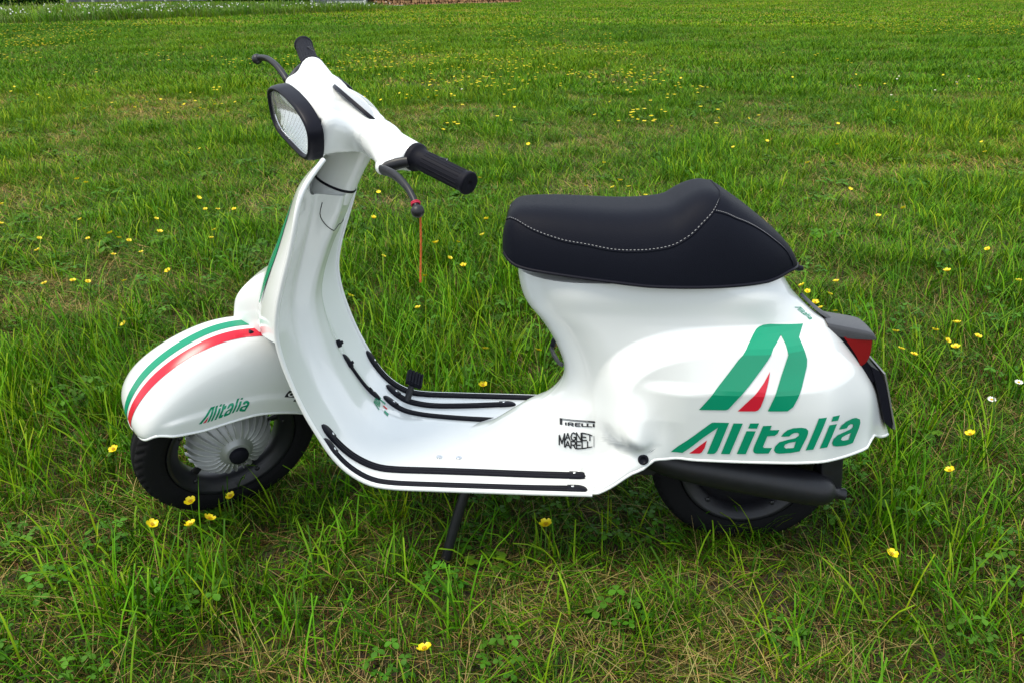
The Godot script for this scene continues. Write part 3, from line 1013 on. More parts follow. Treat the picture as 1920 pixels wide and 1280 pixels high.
func build_fender() -> void:
	var s := Shape.new()
	s.grid(96, 120, func(a: float, t: float):
		var q: float = a * 2.0 - 1.0
		return fender(t, q * PI / 2))
	var f := put("front_fender", s.mesh(), M.white_enamel, scooter, front)
	var rim := Shape.new()
	for side in [1.0, -1.0]:
		var pts := []
		for k in 81:
			pts.append(fender(k / 80.0, side * PI / 2))
		rim.tube(pts, [0.0028], 8)
	var nose := []
	for k in 25:
		nose.append(fender(0.0, lerpf(-PI / 2, PI / 2, k / 24.0)))
	rim.tube(nose, [0.0018], 8)
	put("fender_rim", rim.mesh(), M.white_enamel, f)
	for band in [["green_stripe", M.decal_green, -0.004], ["red_stripe", M.decal_red, 0.0285]]:
		var g := Shape.new()
		var mid: float = band[2]
		g.grid(6, 90, func(a: float, t: float):
			var tt := lerpf(0.030, 0.80, t)
			var squeeze := lerpf(0.80, 1.0, smoothstep(0.0, 0.25, tt))
			return fender(tt, fender_w(tt, (mid + (a - 0.5) * 0.0205) * squeeze), 0.0009))
		put(band[0], g.mesh(), band[1], f)
	var lay := func(p: Vector2):
		var x := (p.x - 0.3127) / 0.362
		var y := (p.y - 0.3620 - 0.012 * x) / 0.068
		return fender(lerpf(0.430, 0.592, x) + 0.004 * y, lerpf(1.472, 1.305, y + 0.10), 0.0009)
	for k in WORD:
		var w := Shape.new()
		letters(w, [k], 0.012, lay)
		put("red_letter_wedge" if k == "red" else "letter", w.mesh(), M.decal_red if k == "red" else M.decal_green, f)
	var mark := Shape.new()
	for q in [[0.712, 1.37], [0.742, 1.42]]:
		mark.grid(4, 4, func(a: float, b: float): return fender(q[0] + a * 0.040 + b * 0.010, q[1] - b * 0.09, 0.0008))
	put("black_mark", mark.mesh(), M.decal_black, f)
	var ml := Shape.new()
	stroke_letter(ml, "C", func(p: Vector2): return fender(0.720 + p.x * 0.016 + p.y * 0.006, 1.355 - p.y * 0.055, 0.0016))
	stroke_letter(ml, "F", func(p: Vector2): return fender(0.751 + p.x * 0.014 + p.y * 0.006, 1.405 - p.y * 0.055, 0.0016))
	put("mark_letters", ml.mesh(), M.white_enamel, f)


# ---------------------------------------------------------------- wheels (axis along local z)
func tyre_shape(r: float, half: float, bead: float) -> Shape:
	var s := Shape.new()
	s.grid(44, 360, func(a: float, t: float):
		var an: float = TAU * t
		var ph: float = lerpf(-2.35, 2.35, a)        # around the section, 0 at the tread
		var c := cos(ph)
		var si := sin(ph)
		var depth := r - bead
		var rr := bead + depth * 0.5 + depth * 0.5 * signf(c) * pow(absf(c), 0.75)
		var w := half * signf(si) * pow(absf(si), 0.8)
		var cut := 0.0
		var ap := absf(ph)
		if ap < 1.05:
			var lane := fposmod(t * 56.0 + ap * 1.5, 1.0)
			if lane < 0.20 and ap > 0.28:
				cut = 0.0045
			if absf(ap - 0.20) < 0.05:
				cut = 0.0045
		if absf(ap - 1.55) < 0.04 or absf(ap - 1.85) < 0.035:
			cut = -0.0012
		rr -= cut * maxf(c, 0.2)
		w -= cut * si
		return Vector3(cos(an) * rr, sin(an) * rr, w), true)
	return s


func build_wheel(called: String, at: Transform3D, finned: bool) -> void:
	var tyre := put(called, tyre_shape(0.200, 0.038, 0.132).mesh(), M.tyre_rubber, scooter, at)
	var rim := Shape.new()
	var ax := Vector3(0, 0, 1)
	rim.lathe([Vector2(0.137, -0.034), Vector2(0.141, -0.030), Vector2(0.136, -0.022), Vector2(0.120, -0.016), Vector2(0.116, 0.0), Vector2(0.120, 0.016), Vector2(0.134, 0.020), Vector2(0.141, 0.031), Vector2(0.139, 0.035), Vector2(0.131, 0.033), Vector2(0.126, 0.026), Vector2(0.114, 0.020), Vector2(0.111, 0.004), Vector2(0.111, -0.004), Vector2(0.114, -0.020), Vector2(0.128, -0.030), Vector2(0.137, -0.034)], Vector3.ZERO, ax, 64)
	for k in 5:
		var a := TAU * k / 5.0 + 0.3
		var d := Vector3(cos(a), sin(a), 0)
		rim.tube([d * 0.070 + ax * 0.006, d * 0.095, d * 0.113], [0.012, 0.009, 0.012], 8, false, 0.5)
	put("wheel_rim", rim.mesh(), M.black_metal, tyre)
	for k in 5:
		var a := TAU * k / 5.0 + 0.3
		var nut := Shape.new()
		nut.lathe([Vector2(0.006, 0.0), Vector2(0.006, 0.006), Vector2(0.003, 0.008), Vector2(0.0, 0.008)], Vector3(cos(a) * 0.119, sin(a) * 0.119, 0.018), ax, 6, true)
		put("wheel_nut", nut.mesh(), M.black_metal, tyre)
	if not finned:
		var drum := Shape.new()
		drum.lathe([Vector2(0.0, 0.03), Vector2(0.04, 0.03), Vector2(0.06, 0.02), Vector2(0.085, 0.012), Vector2(0.1125, 0.008), Vector2(0.1125, -0.008), Vector2(0.085, -0.02), Vector2(0.0, -0.02)], Vector3.ZERO, ax, 32)
		put("brake_drum", drum.mesh(), M.black_metal, tyre)
		return
	var drum2 := Shape.new()
	var prof := [Vector2(0.094, -0.012), Vector2(0.0955, 0.006), Vector2(0.091, 0.016), Vector2(0.078, 0.030), Vector2(0.062, 0.043), Vector2(0.044, 0.052), Vector2(0.036, 0.055), Vector2(0.030, 0.062), Vector2(0.026, 0.0645), Vector2(0.0, 0.0645)]
	drum2.lathe(prof, Vector3.ZERO, ax, 64)
	put("brake_drum", drum2.mesh(), M.dull_alloy, tyre, Transform3D(Basis.from_scale(Vector3(0.94, 0.94, 1)), Vector3.ZERO))
	var fin := Shape.new()
	fin.grid(6, 16, func(a: float, t: float):
		var rr := lerpf(0.038, 0.1015, t)
		var base := tab([[0.036, 0.055], [0.044, 0.052], [0.062, 0.043], [0.078, 0.030], [0.091, 0.016], [0.0955, 0.006], [0.1015, 0.000]], rr)
		var up := 0.0135 * pow(sin(PI * clampf(t * 0.78 + 0.02, 0, 1)), 0.7) + 0.001
		var side: float = (a - 0.5) * 2.0
		var h := up * (1.0 - pow(absf(side), 3.0)) - 0.003
		var wide := 0.0016 + 0.0007 * t
		return Vector3(rr, side * wide + 0.006 * t * t, base + h))
	var fm := fin.mesh()
	for k in 26:
		put("cooling_fin", fm, M.cast_alloy, tyre, Transform3D(Basis(Vector3(0, 0, 1), TAU * k / 26.0) * Basis.from_scale(Vector3(0.94, 0.94, 1)), Vector3.ZERO))
	var cap := Shape.new()
	cap.lathe([Vector2(0.0205, 0.0640), Vector2(0.0205, 0.071), Vector2(0.019, 0.0745), Vector2(0.013, 0.078), Vector2(0.006, 0.0795), Vector2(0.0, 0.080)], Vector3.ZERO, ax, 28)
	put("hub_cap", cap.mesh(), M.black_rubber, tyre)


# ---------------------------------------------------------------- steering head and bars, in the steered frame
const FWD := Vector3(-0.906, -0.4226, 0)
const UPW := Vector3(-0.4226, 0.906, 0)
const LENS := Vector3(-0.130, 0.080, -0.004)


func smin(a: float, b: float, k: float) -> float:
	var h := maxf(k - absf(a - b), 0.0) / k
	return minf(a, b) - h * h * k * 0.25


func capsule(p: Vector3, a: Vector3, b: Vector3, ra: float, rb: float) -> float:
	var ab := b - a
	var t := clampf((p - a).dot(ab) / ab.length_squared(), 0, 1)
	return (p - a - ab * t).length() - lerpf(ra, rb, t)


func head_field(p: Vector3) -> float:
	var w := absf(p.z)
	var m := Vector3(p.x, p.y, w)
	# housing behind the lamp: a box that narrows backwards
	var back := Vector3(0.034, 0.104, 0)
	var axis := back - (LENS - FWD * 0.017)
	var ln := axis.length()
	axis /= ln
	var rel := p - (LENS - FWD * 0.017)
	var t := clampf(rel.dot(axis) / ln, 0, 1)
	var hw := lerpf(0.0955, 0.080, t)
	var hh := lerpf(0.050, 0.022, t)
	var cross := Vector3(-axis.y, axis.x, 0)
	if cross.y < 0:
		cross = -cross
	var q := Vector3(absf(rel.dot(axis) - ln * 0.5) - ln * 0.5, absf(rel.dot(cross)) - hh, absf(rel.z) - hw)
	var r := 0.026
	q += Vector3(r, r, r)
	var d := Vector3(maxf(q.x, 0), maxf(q.y, 0), maxf(q.z, 0)).length() + minf(maxf(q.x, maxf(q.y, q.z)), 0.0) - r
	# hollow for the reflector
	var deep := -(p - LENS).dot(FWD)
	d = maxf(d, -maxf(absf(p.z - LENS.z) - 0.0880 + 0.35 * maxf(deep, 0.0), maxf(absf((p - LENS).dot(UPW) + 0.003) - 0.0405 + 0.45 * maxf(deep, 0.0), deep - 0.042)))
	# arms to the grips
	d = smin(d, capsule(m, Vector3(-0.010, 0.112, 0.03), Vector3(-0.012, 0.119, 0.115), 0.036, 0.0300), 0.03)
	d = smin(d, capsule(m, Vector3(-0.012, 0.119, 0.115), Vector3(-0.008, 0.1365, 0.216), 0.0300, 0.0235), 0.02)
	# raised seat of the dial
	var dial := Vector3((p.x + 0.016) / 0.046, (p.y - 0.119) / 0.022, p.z / 0.096)
	d = smin(d, (dial.length() - 1.0) * 0.022, 0.03)
	# cut off below along a bowed edge
	d = maxf(d, (0.069 + 0.3 * minf(p.x, 0.03) + minf(0.24 * w, 0.026) - p.y) * 0.9)
	# lever bracket hanging off the arm
	d = smin(d, capsule(m, Vector3(-0.016, 0.112, 0.122), Vector3(-0.048, 0.098, 0.196), 0.020, 0.0095), 0.018)
	d = smin(d, capsule(m, Vector3(-0.014, 0.128, 0.205), Vector3(-0.048, 0.099, 0.197), 0.017, 0.0095), 0.016)
	# ends where the grips begin
	d = maxf(d, w - 0.217)
	# fine joint between middle and arm covers
	d += 0.0020 * (1.0 - smoothstep(0.0, 0.0026, absf(w - 0.108)))
	return d


func surface_net(lo: Vector3, hi: Vector3, cell: float, field: Callable) -> Shape:
	var n := Vector3i(((hi - lo) / cell).ceil()) + Vector3i.ONE
	var val := PackedFloat32Array()
	val.resize(n.x * n.y * n.z)
	var k := 0
	for z in n.z:
		for y in n.y:
			for x in n.x:
				val[k] = field.call(lo + Vector3(x, y, z) * cell)
				k += 1
	var s := Shape.new()
	var at := PackedInt32Array()
	at.resize(val.size())
	at.fill(-1)
	var sx := 1
	var sy := n.x
	var sz := n.x * n.y
	var corner := [0, sx, sy, sx + sy, sz, sz + sx, sz + sy, sz + sx + sy]
	var edges := [[0, 1], [2, 3], [4, 5], [6, 7], [0, 2], [1, 3], [4, 6], [5, 7], [0, 4], [1, 5], [2, 6], [3, 7]]
	for z in n.z - 1:
		for y in n.y - 1:
			for x in n.x - 1:
				var b := x + y * sy + z * sz
				var inside := 0
				for c in 8:
					if val[b + corner[c]] < 0.0:
						inside += 1
				if inside == 0 or inside == 8:
					continue
				var sum := Vector3.ZERO
				var cnt := 0
				for e in edges:
					var v0: float = val[b + corner[e[0]]]
					var v1: float = val[b + corner[e[1]]]
					if (v0 < 0.0) != (v1 < 0.0):
						var u := v0 / (v0 - v1)
						var c0: int = e[0]
						var c1: int = e[1]
						var p0 := Vector3(c0 & 1, (c0 >> 1) & 1, c0 >> 2)
						var p1 := Vector3(c1 & 1, (c1 >> 1) & 1, c1 >> 2)
						sum += p0.lerp(p1, u)
						cnt += 1
				at[b] = s.add(lo + (Vector3(x, y, z) + sum / cnt) * cell)
	for z in range(1, n.z - 1):
		for y in range(1, n.y - 1):
			for x in range(1, n.x - 1):
				var b := x + y * sy + z * sz
				var ins: bool = val[b] < 0.0
				for a in 3:
					var st: int = [sx, sy, sz][a]
					if (val[b + st] < 0.0) == ins:
						continue
					var s1: int = [sy, sz, sx][a]
					var s2: int = [sz, sx, sy][a]
					var q := [at[b], at[b - s1], at[b - s1 - s2], at[b - s2]]
					if q.min() < 0:
						continue
					if ins:
						s.quad(q[0], q[3], q[2], q[1])
					else:
						s.quad(q[0], q[1], q[2], q[3])
	return s


func lens_outline(k: float, grow: float) -> Vector2:
	# a rounded lamp outline: arched above, a little narrower below
	var an := TAU * k
	var c := cos(an)
	var s := sin(an)
	var x := signf(c) * pow(absf(c), 0.42)
	var y := signf(s) * pow(absf(s), 0.55)
	x *= (0.088 if y > 0 else lerpf(0.088, 0.079, -y)) + grow
	var top := 0.038 + grow - 0.014 * pow(absf(x) / 0.09, 2.0)
	return Vector2(x, y * (top if y > 0 else 0.044 + grow))


func lens_point(q: Vector2, ahead: float) -> Vector3:
	return LENS + UPW * q.y + Vector3(0, 0, q.x) + FWD * ahead


func build_bars() -> void:
	var neck := Shape.new()
	neck.lathe([Vector2(0.0395, -0.045), Vector2(0.0405, -0.012), Vector2(0.0415, 0.0), Vector2(0.043, 0.03), Vector2(0.047, 0.06), Vector2(0.056, 0.085), Vector2(0.060, 0.11)], Vector3.ZERO, Vector3(0, 1, 0), 48)
	var nk := put("steering_neck", neck.mesh(), M.white_enamel, scooter, front)
	var gap_ring := Shape.new()  # black ring paints in the shade of the gap below the neck
	gap_ring.lathe([Vector2(0.0385, -0.0185), Vector2(0.0420, -0.0175), Vector2(0.0425, -0.0135), Vector2(0.0390, -0.0125)], Vector3.ZERO, Vector3(0, 1, 0), 40)
	put("neck_gap_ring", gap_ring.mesh(), M.black_rubber, nk)
	var shell := surface_net(Vector3(-0.165, 0.020, -0.226), Vector3(0.075, 0.185, 0.226), 0.0036, head_field)
	var bars := put("handlebar_housing", shell.mesh(), M.white_enamel, scooter, front)

	# lamp: bezel ring, lens, ribbed reflector behind
	var bz := Shape.new()
	var rings := [[0.000, -0.006], [0.000, 0.003], [0.003, 0.0055], [0.0065, 0.005], [0.009, 0.0005], [0.0105, -0.010], [0.0105, -0.022]]
	bz.grid(96, rings.size() - 1, func(a: float, t: float):
		var rg: Array = rings[int(round(t * (rings.size() - 1)))]
		return lens_point(lens_outline(a, rg[0]), rg[1]), true)
	put("headlight_bezel", bz.mesh(), M.black_plastic, bars)
	var chrome_ring := Shape.new()
	chrome_ring.grid(96, 2, func(a: float, t: float):
		return lens_point(lens_outline(a, 0.0015 - 0.003 * t), 0.0005 - 0.003 * t), true)
	put("lens_ring", chrome_ring.mesh(), M.chrome, bars)
	var rf := Shape.new()
	rf.grid(120, 24, func(a: float, t: float):
		var q := Vector2((a - 0.5) * 2.0, (t - 0.5) * 2.0)
		var lim := absf(q.x)
		var x := q.x * (0.0865 if q.y > 0 else lerpf(0.0865, 0.0775, -q.y))
		var top := 0.037 - 0.014 * pow(lim, 2.0)
		var y := q.y * (top if q.y > 0 else 0.0435)
		var bowl := -0.004 - 0.026 * (1.0 - q.x * q.x) * (1.0 - q.y * q.y)
		var rib: float = 0.0017 * absf(sin(PI * 17.0 * a))
		var band: float = 0.006 * exp(-pow((q.y + 0.15) / 0.22, 2.0))
		return lens_point(Vector2(x, y), bowl + rib - band * 0.4))
	put("headlight_reflector", rf.mesh(), M.ribbed_reflector, bars)
	var ln := Shape.new()
	ln.grid(40, 16, func(a: float, t: float):
		var q := Vector2((a - 0.5) * 2.0, (t - 0.5) * 2.0)
		var x := q.x * (0.0872 if q.y > 0 else lerpf(0.0872, 0.0782, -q.y))
		var top := 0.0375 - 0.014 * q.x * q.x
		var y := q.y * (top if q.y > 0 else 0.0438)
		return lens_point(Vector2(x, y), 0.001 + 0.006 * (1.0 - q.x * q.x) * (1.0 - q.y * q.y)))
	put("headlight_lens", ln.mesh(), M.clear_glass, bars)

	# dial let into the top
	var dn := Vector3(0.353, 0.9355, 0).normalized()
	var de := Vector3(0.9355, -0.353, 0)
	var dc := Vector3(-0.012, 0.1405, 0.012)
	var ring := Shape.new()
	ring.grid(64, 4, func(a: float, t: float):
		var an: float = TAU * a
		var h: Array = [[1.02, -0.005], [1.03, 0.0], [1.01, 0.0022], [0.96, 0.0022], [0.94, 0.0]][int(round(t * 4))]
		return dc + de * (cos(an) * 0.046 * h[0]) + Vector3(0, 0, sin(an) * 0.090 * h[0]) + dn * h[1], true)
	put("dial_ring", ring.mesh(), M.black_plastic, bars)
	var face := Shape.new()
	face.grid(48, 6, func(a: float, t: float):
		var an: float = TAU * a
		return dc + de * (cos(an) * 0.044 * t) + Vector3(0, 0, sin(an) * 0.086 * t) + dn * (0.001 + 0.012 * (1.0 - t * t)))
	put("dial_face", face.mesh(), M.dial_face, bars)
	var gl := Shape.new()
	gl.grid(48, 8, func(a: float, t: float):
		var an: float = TAU * a
		return dc + de * (cos(an) * 0.0445 * t) + Vector3(0, 0, sin(an) * 0.087 * t) + dn * (0.003 + 0.017 * (1.0 - t * t)))
	put("dial_glass", gl.mesh(), M.clear_glass, bars)

	for side in [1.0, -1.0]:
		var a0 := Vector3(-0.0085, 0.1360, 0.2145 * side)
		var a1 := Vector3(0.021, 0.1510, 0.337 * side)
		var dir := (a1 - a0).normalized()
		var ln2 := (a1 - a0).length()
		var g := Shape.new()
		g.lathe([Vector2(0.0, -0.004), Vector2(0.0228, -0.004), Vector2(0.0246, 0.0), Vector2(0.0246, 0.006), Vector2(0.0233, 0.009), Vector2(0.0191, 0.012), Vector2(0.0181, 0.020), Vector2(0.0177, 0.05), Vector2(0.0175, 0.09), Vector2(0.0177, ln2 - 0.008), Vector2(0.0197, ln2 - 0.006), Vector2(0.0200, ln2 - 0.001), Vector2(0.0181, ln2 + 0.002), Vector2(0.006, ln2 + 0.002), Vector2(0.004, ln2 - 0.001), Vector2(0.0, ln2 - 0.001)], a0, dir, 36)
		var grip := put("hand_grip", g.mesh(), M.black_rubber, bars)
		# no deeper level than this: the raised ribs belong to the grip itself
		var ribs := Shape.new()
		for k in 18:
			var an := TAU * k / 18.0
			var e1 := dir.cross(Vector3(0, 1, 0)).normalized()
			var e2 := dir.cross(e1)
			var o := e1 * cos(an) + e2 * sin(an)
			ribs.tube([a0 + dir * 0.030 + o * 0.0176, a0 + dir * 0.06 + o * 0.0173, a0 + dir * (ln2 - 0.014) + o * 0.0175], [0.0010], 5)
		put("grip_ribs", ribs.mesh(), M.black_rubber, bars)
		var tri := Shape.new()
		var e3 := dir.cross(Vector3(0, 1, 0)).normalized()
		var e4 := e3.cross(dir).normalized()
		for sg in [-1.0, 1.0]:
			tri.tube([a0 + dir * (0.062 + sg * 0.009) + e4 * 0.0175 + e3 * 0.004, a0 + dir * 0.062 + e4 * 0.0185 - e3 * 0.008], [0.0014], 5)
		put("grip_chevron", tri.mesh(), M.grey_plastic, bars)
		var lv := Shape.new()
		var lp := [Vector3(-0.026, 0.128, 0.226), Vector3(-0.040, 0.114, 0.214), Vector3(-0.052, 0.097, 0.204), Vector3(-0.056, 0.102, 0.222), Vector3(-0.060, 0.1085, 0.258), Vector3(-0.0615, 0.1075, 0.298), Vector3(-0.062, 0.101, 0.325), Vector3(-0.062, 0.094, 0.341)]
		var lq := []
		for p in resample(lp, 40):
			lq.append(Vector3(p.x, p.y, p.z * side))
		var lr := []
		for k in 41:
			lr.append(tab([[0, 0.009], [0.12, 0.010], [0.3, 0.0095], [0.6, 0.0085], [1.0, 0.0065]], k / 40.0))
		lv.tube(lq, lr, 12, true, 0.75)
		lv.lathe(ball_profile(0.0108), Vector3(-0.0620, 0.0900, 0.3470 * side), Vector3(0, 0, 1), 18)
		put("hand_lever", lv.mesh(), M.black_metal, bars)
		var sc := Shape.new()
		sc.lathe([Vector2(0.0045, 0.0), Vector2(0.0042, 0.0015), Vector2(0.0015, 0.002), Vector2(0.0, 0.001)], Vector3(-0.0405, 0.1155, 0.197 * side), Vector3(-0.45, 0.88, 0.1 * side).normalized(), 12)
		put("lever_screw", sc.mesh(), M.chrome, bars)
	var sw := Shape.new()
	sw.box(Vector3(0.030, 0.130, -0.150), Vector3(0.012, 0.013, 0.024), Basis(Vector3(0, 1, 0), 0.12) * Basis(Vector3(0, 0, 1), -0.4), 0.005)
	put("switch_box", sw.mesh(), M.black_plastic, bars)
	# cord tied round the near lever
	var cordroot := Node3D.new()
	parent_add(cordroot, "orange_cord", self)
	tag(cordroot, "thin orange cord tied under the ball of the near hand lever with a red band", "cord")
	var near := scooter.transform * front * Vector3(-0.0620, 0.0960, 0.337)
	var low := scooter.transform * front * Vector3(-0.0620, 0.0900, 0.3470)
	var ld := (low - near).normalized()
	var band := Shape.new()
	for k in 2:
		band.lathe([Vector2(0.0068, -0.0012), Vector2(0.0080, -0.0006), Vector2(0.0080, 0.0006), Vector2(0.0068, 0.0012)], near + ld * (k * 0.0028 - 0.004), ld, 18)
	put("red_band", band.mesh(), M.red_band, cordroot)
	var cl := Shape.new()
	var cp := []
	for k in 41:
		var t := k / 40.0
		cp.append(near + ld * -0.002 + Vector3(0.0072 + 0.0008 * sin(t * 5.0) - 0.004 * t, -0.008 - 0.122 * t, 0.006 + 0.0015 * sin(t * 7.0)))
	cl.tube(cp, [0.0017], 7)
	var cp2 := []
	for k in 81:
		var t := k / 80.0
		var p: Vector3 = cp[int(t * 40)]
		cp2.append(p + Vector3(cos(t * 60.0), 0, sin(t * 60.0)) * 0.0012)
	cl.tube(cp2, [0.0009], 5)
	put("cord_strand", cl.mesh(), M.orange_cord, cordroot)


func ball_profile(r: float) -> Array:
	var out := []
	for k in 13:
		var a := PI * k / 12.0
		out.append(Vector2(sin(a) * r, -cos(a) * r))
	return out


# ---------------------------------------------------------------- tail, exhaust and stand
func build_rest() -> void:
	var base := Shape.new()
	base.slab([Vector3(0.628, 0.566, 0.0), Vector3(0.650, 0.560, 0), Vector3(0.745, 0.452, 0), Vector3(0.728, 0.446, 0), Vector3(0.660, 0.530, 0), Vector3(0.622, 0.560, 0)], Vector3(0, 0, 0.078))
	var lamp := put("tail_lamp_base", base.mesh(), M.black_plastic, scooter)
	var hood := Shape.new()
	hood.grid(20, 24, func(a: float, t: float):
		var x := lerpf(0.622, 0.718, t)
		var top := tab([[0.622, 0.572], [0.65, 0.567], [0.68, 0.562], [0.705, 0.557], [0.714, 0.553], [0.718, 0.546]], x)
		var q: float = a * 2.0 - 1.0
		var w := lerpf(0.042, 0.047, t) * (1.0 - 0.05 * pow(t, 6.0))
		var y := top if absf(q) < 0.85 else lerpf(top, tab([[0.622, 0.560], [0.65, 0.5475], [0.718, 0.5435]], x), (absf(q) - 0.85) / 0.15)
		return Vector3(x, y - 0.004 * q * q, clampf(q / 0.85, -1, 1) * w))
	put("lamp_hood", hood.mesh(), M.grey_plastic, lamp)
	var lens := Shape.new()
	lens.grid(24, 14, func(a: float, t: float):
		# an outline in the side plane, swept across and rounded at the outer edge
		var q: float = a * 2.0 - 1.0
		var y := lerpf(0.5445, 0.484, t)
		var back := tab([[0.484, 0.700], [0.492, 0.708], [0.510, 0.713], [0.5445, 0.712]], y)
		var inn := tab([[0.484, 0.697], [0.505, 0.686], [0.5445, 0.655]], y)
		var u := clampf((1.0 - absf(q)) / 0.45, 0, 1)
		var x := lerpf(inn, back, sqrt(1.0 - (1.0 - u) * (1.0 - u)) if absf(q) > 0.55 else 1.0)
		return Vector3(x, y, signf(q) * minf(absf(q) / 0.6, 1.0) * 0.044))
	put("red_lens", lens.mesh(), M.red_lens, lamp)
	var plate := Shape.new()
	plate.slab([Vector3(0.748, 0.468, 0.044), Vector3(0.756, 0.446, 0.044), Vector3(0.790, 0.344, 0.044), Vector3(0.790, 0.344, -0.070), Vector3(0.756, 0.446, -0.070), Vector3(0.748, 0.468, -0.070)], Vector3(0.0030, 0.0010, 0))
	var holder := Shape.new()
	holder.slab([Vector3(0.718, 0.484, 0), Vector3(0.735, 0.474, 0), Vector3(0.753, 0.446, 0), Vector3(0.786, 0.342, 0), Vector3(0.767, 0.358, 0), Vector3(0.743, 0.426, 0)], Vector3(0, 0, 0.089))
	var hp := put("plate_holder", holder.mesh(), M.black_plastic, scooter)
	put("number_plate", plate.mesh(), M.plate_metal, hp)

	var ex := Shape.new()
	var line := [Vector3(0.270, 0.300, 0.085), Vector3(0.330, 0.285, 0.100), Vector3(0.440, 0.268, 0.108), Vector3(0.560, 0.250, 0.112), Vector3(0.620, 0.240, 0.113), Vector3(0.650, 0.234, 0.114), Vector3(0.668, 0.231, 0.114), Vector3(0.684, 0.229, 0.114)]
	ex.tube(resample(line, 40), tubes(41, [[0.0, 0.026], [0.12, 0.031], [0.3, 0.035], [0.75, 0.036], [0.86, 0.034], [0.92, 0.026], [0.945, 0.013], [1.0, 0.0125]]), 24)
	var exh := put("exhaust_silencer", ex.mesh(), M.black_metal, scooter)
	var br := Shape.new()
	br.box(Vector3(0.652, 0.285, 0.095), Vector3(0.022, 0.055, 0.018), Basis(Vector3(0, 0, 1), 0.10), 0.006)
	put("silencer_bracket", br.mesh(), M.black_metal, exh)
	var guard := Shape.new()
	guard.grid(30, 10, func(a: float, t: float):
		var an := lerpf(0.35, 2.7, a)
		return Vector3(0.503 + cos(an) * 0.222, 0.240 + sin(an) * 0.212, lerpf(-0.07, 0.07, t)))
	put("inner_guard", guard.mesh(), M.black_metal, exh)
	var under := Shape.new()
	under.slab([Vector3(0.20, 0.275, 0.0), Vector3(0.30, 0.33, 0), Vector3(0.36, 0.35, 0), Vector3(0.37, 0.28, 0), Vector3(0.30, 0.235, 0), Vector3(0.24, 0.235, 0)], Vector3(0, 0, 0.15))
	put("engine_case", under.mesh(), M.black_metal, exh)

	for side in [1.0, -1.0]:
		var leg := Shape.new()
		leg.tube(resample([Vector3(-0.070, 0.262, 0.130 * side), Vector3(-0.090, 0.215, 0.140 * side), Vector3(-0.115, 0.130, 0.155 * side), Vector3(-0.132, 0.060, 0.168 * side), Vector3(-0.138, 0.036, 0.175 * side)], 16), [0.0105], 12)
		var l := put("stand_leg", leg.mesh(), M.black_metal, scooter)
		var foot := Shape.new()
		foot.tube([Vector3(-0.133, 0.066, 0.167 * side), Vector3(-0.138, 0.040, 0.175 * side), Vector3(-0.139, 0.034, 0.177 * side)], [0.0125, 0.0135, 0.010], 12)
		put("rubber_foot", foot.mesh(), M.black_rubber, l)
	var tunnel := Shape.new()
	tunnel.slab([Vector3(-0.25, 0.262, 0), Vector3(0.24, 0.262, 0), Vector3(0.22, 0.235, 0), Vector3(-0.20, 0.235, 0)], Vector3(0, 0, 0.24))
	put("underfloor_frame", tunnel.mesh(), M.black_metal, scooter)


func tubes(n: int, t: Array) -> Array:
	var out := []
	for k in n:
		out.append(tab(t, float(k) / (n - 1)))
	return out


func build_scooter() -> void:
	scooter = Node3D.new()
	parent_add(scooter, "motor_scooter", self)
	scooter.transform = Transform3D(Basis(Vector3(0, 1, 0), YAW) * Basis(Vector3(1, 0, 0), LEAN), Vector3(0, -DROP, 0))
	tag(scooter, "white classic motor scooter with black saddle and green lettering on its stand", "motor scooter")
	front = Transform3D(Basis(Vector3(0, 0, 1), -RAKE) * Basis(Vector3(0, 1, 0), STEER), Vector3(-0.34, 0.84, 0))
	build_shield()
	build_body()
	build_saddle()
	build_fender()
	build_wheel("front_wheel", front * Transform3D(Basis(Vector3(0, 0, 1), 0.2), Vector3(-0.026, -0.645, 0)), true)
	build_wheel("rear_wheel", Transform3D(Basis.IDENTITY, Vector3(0.503, 0.240, 0)), false)
	build_bars()
	build_rest()


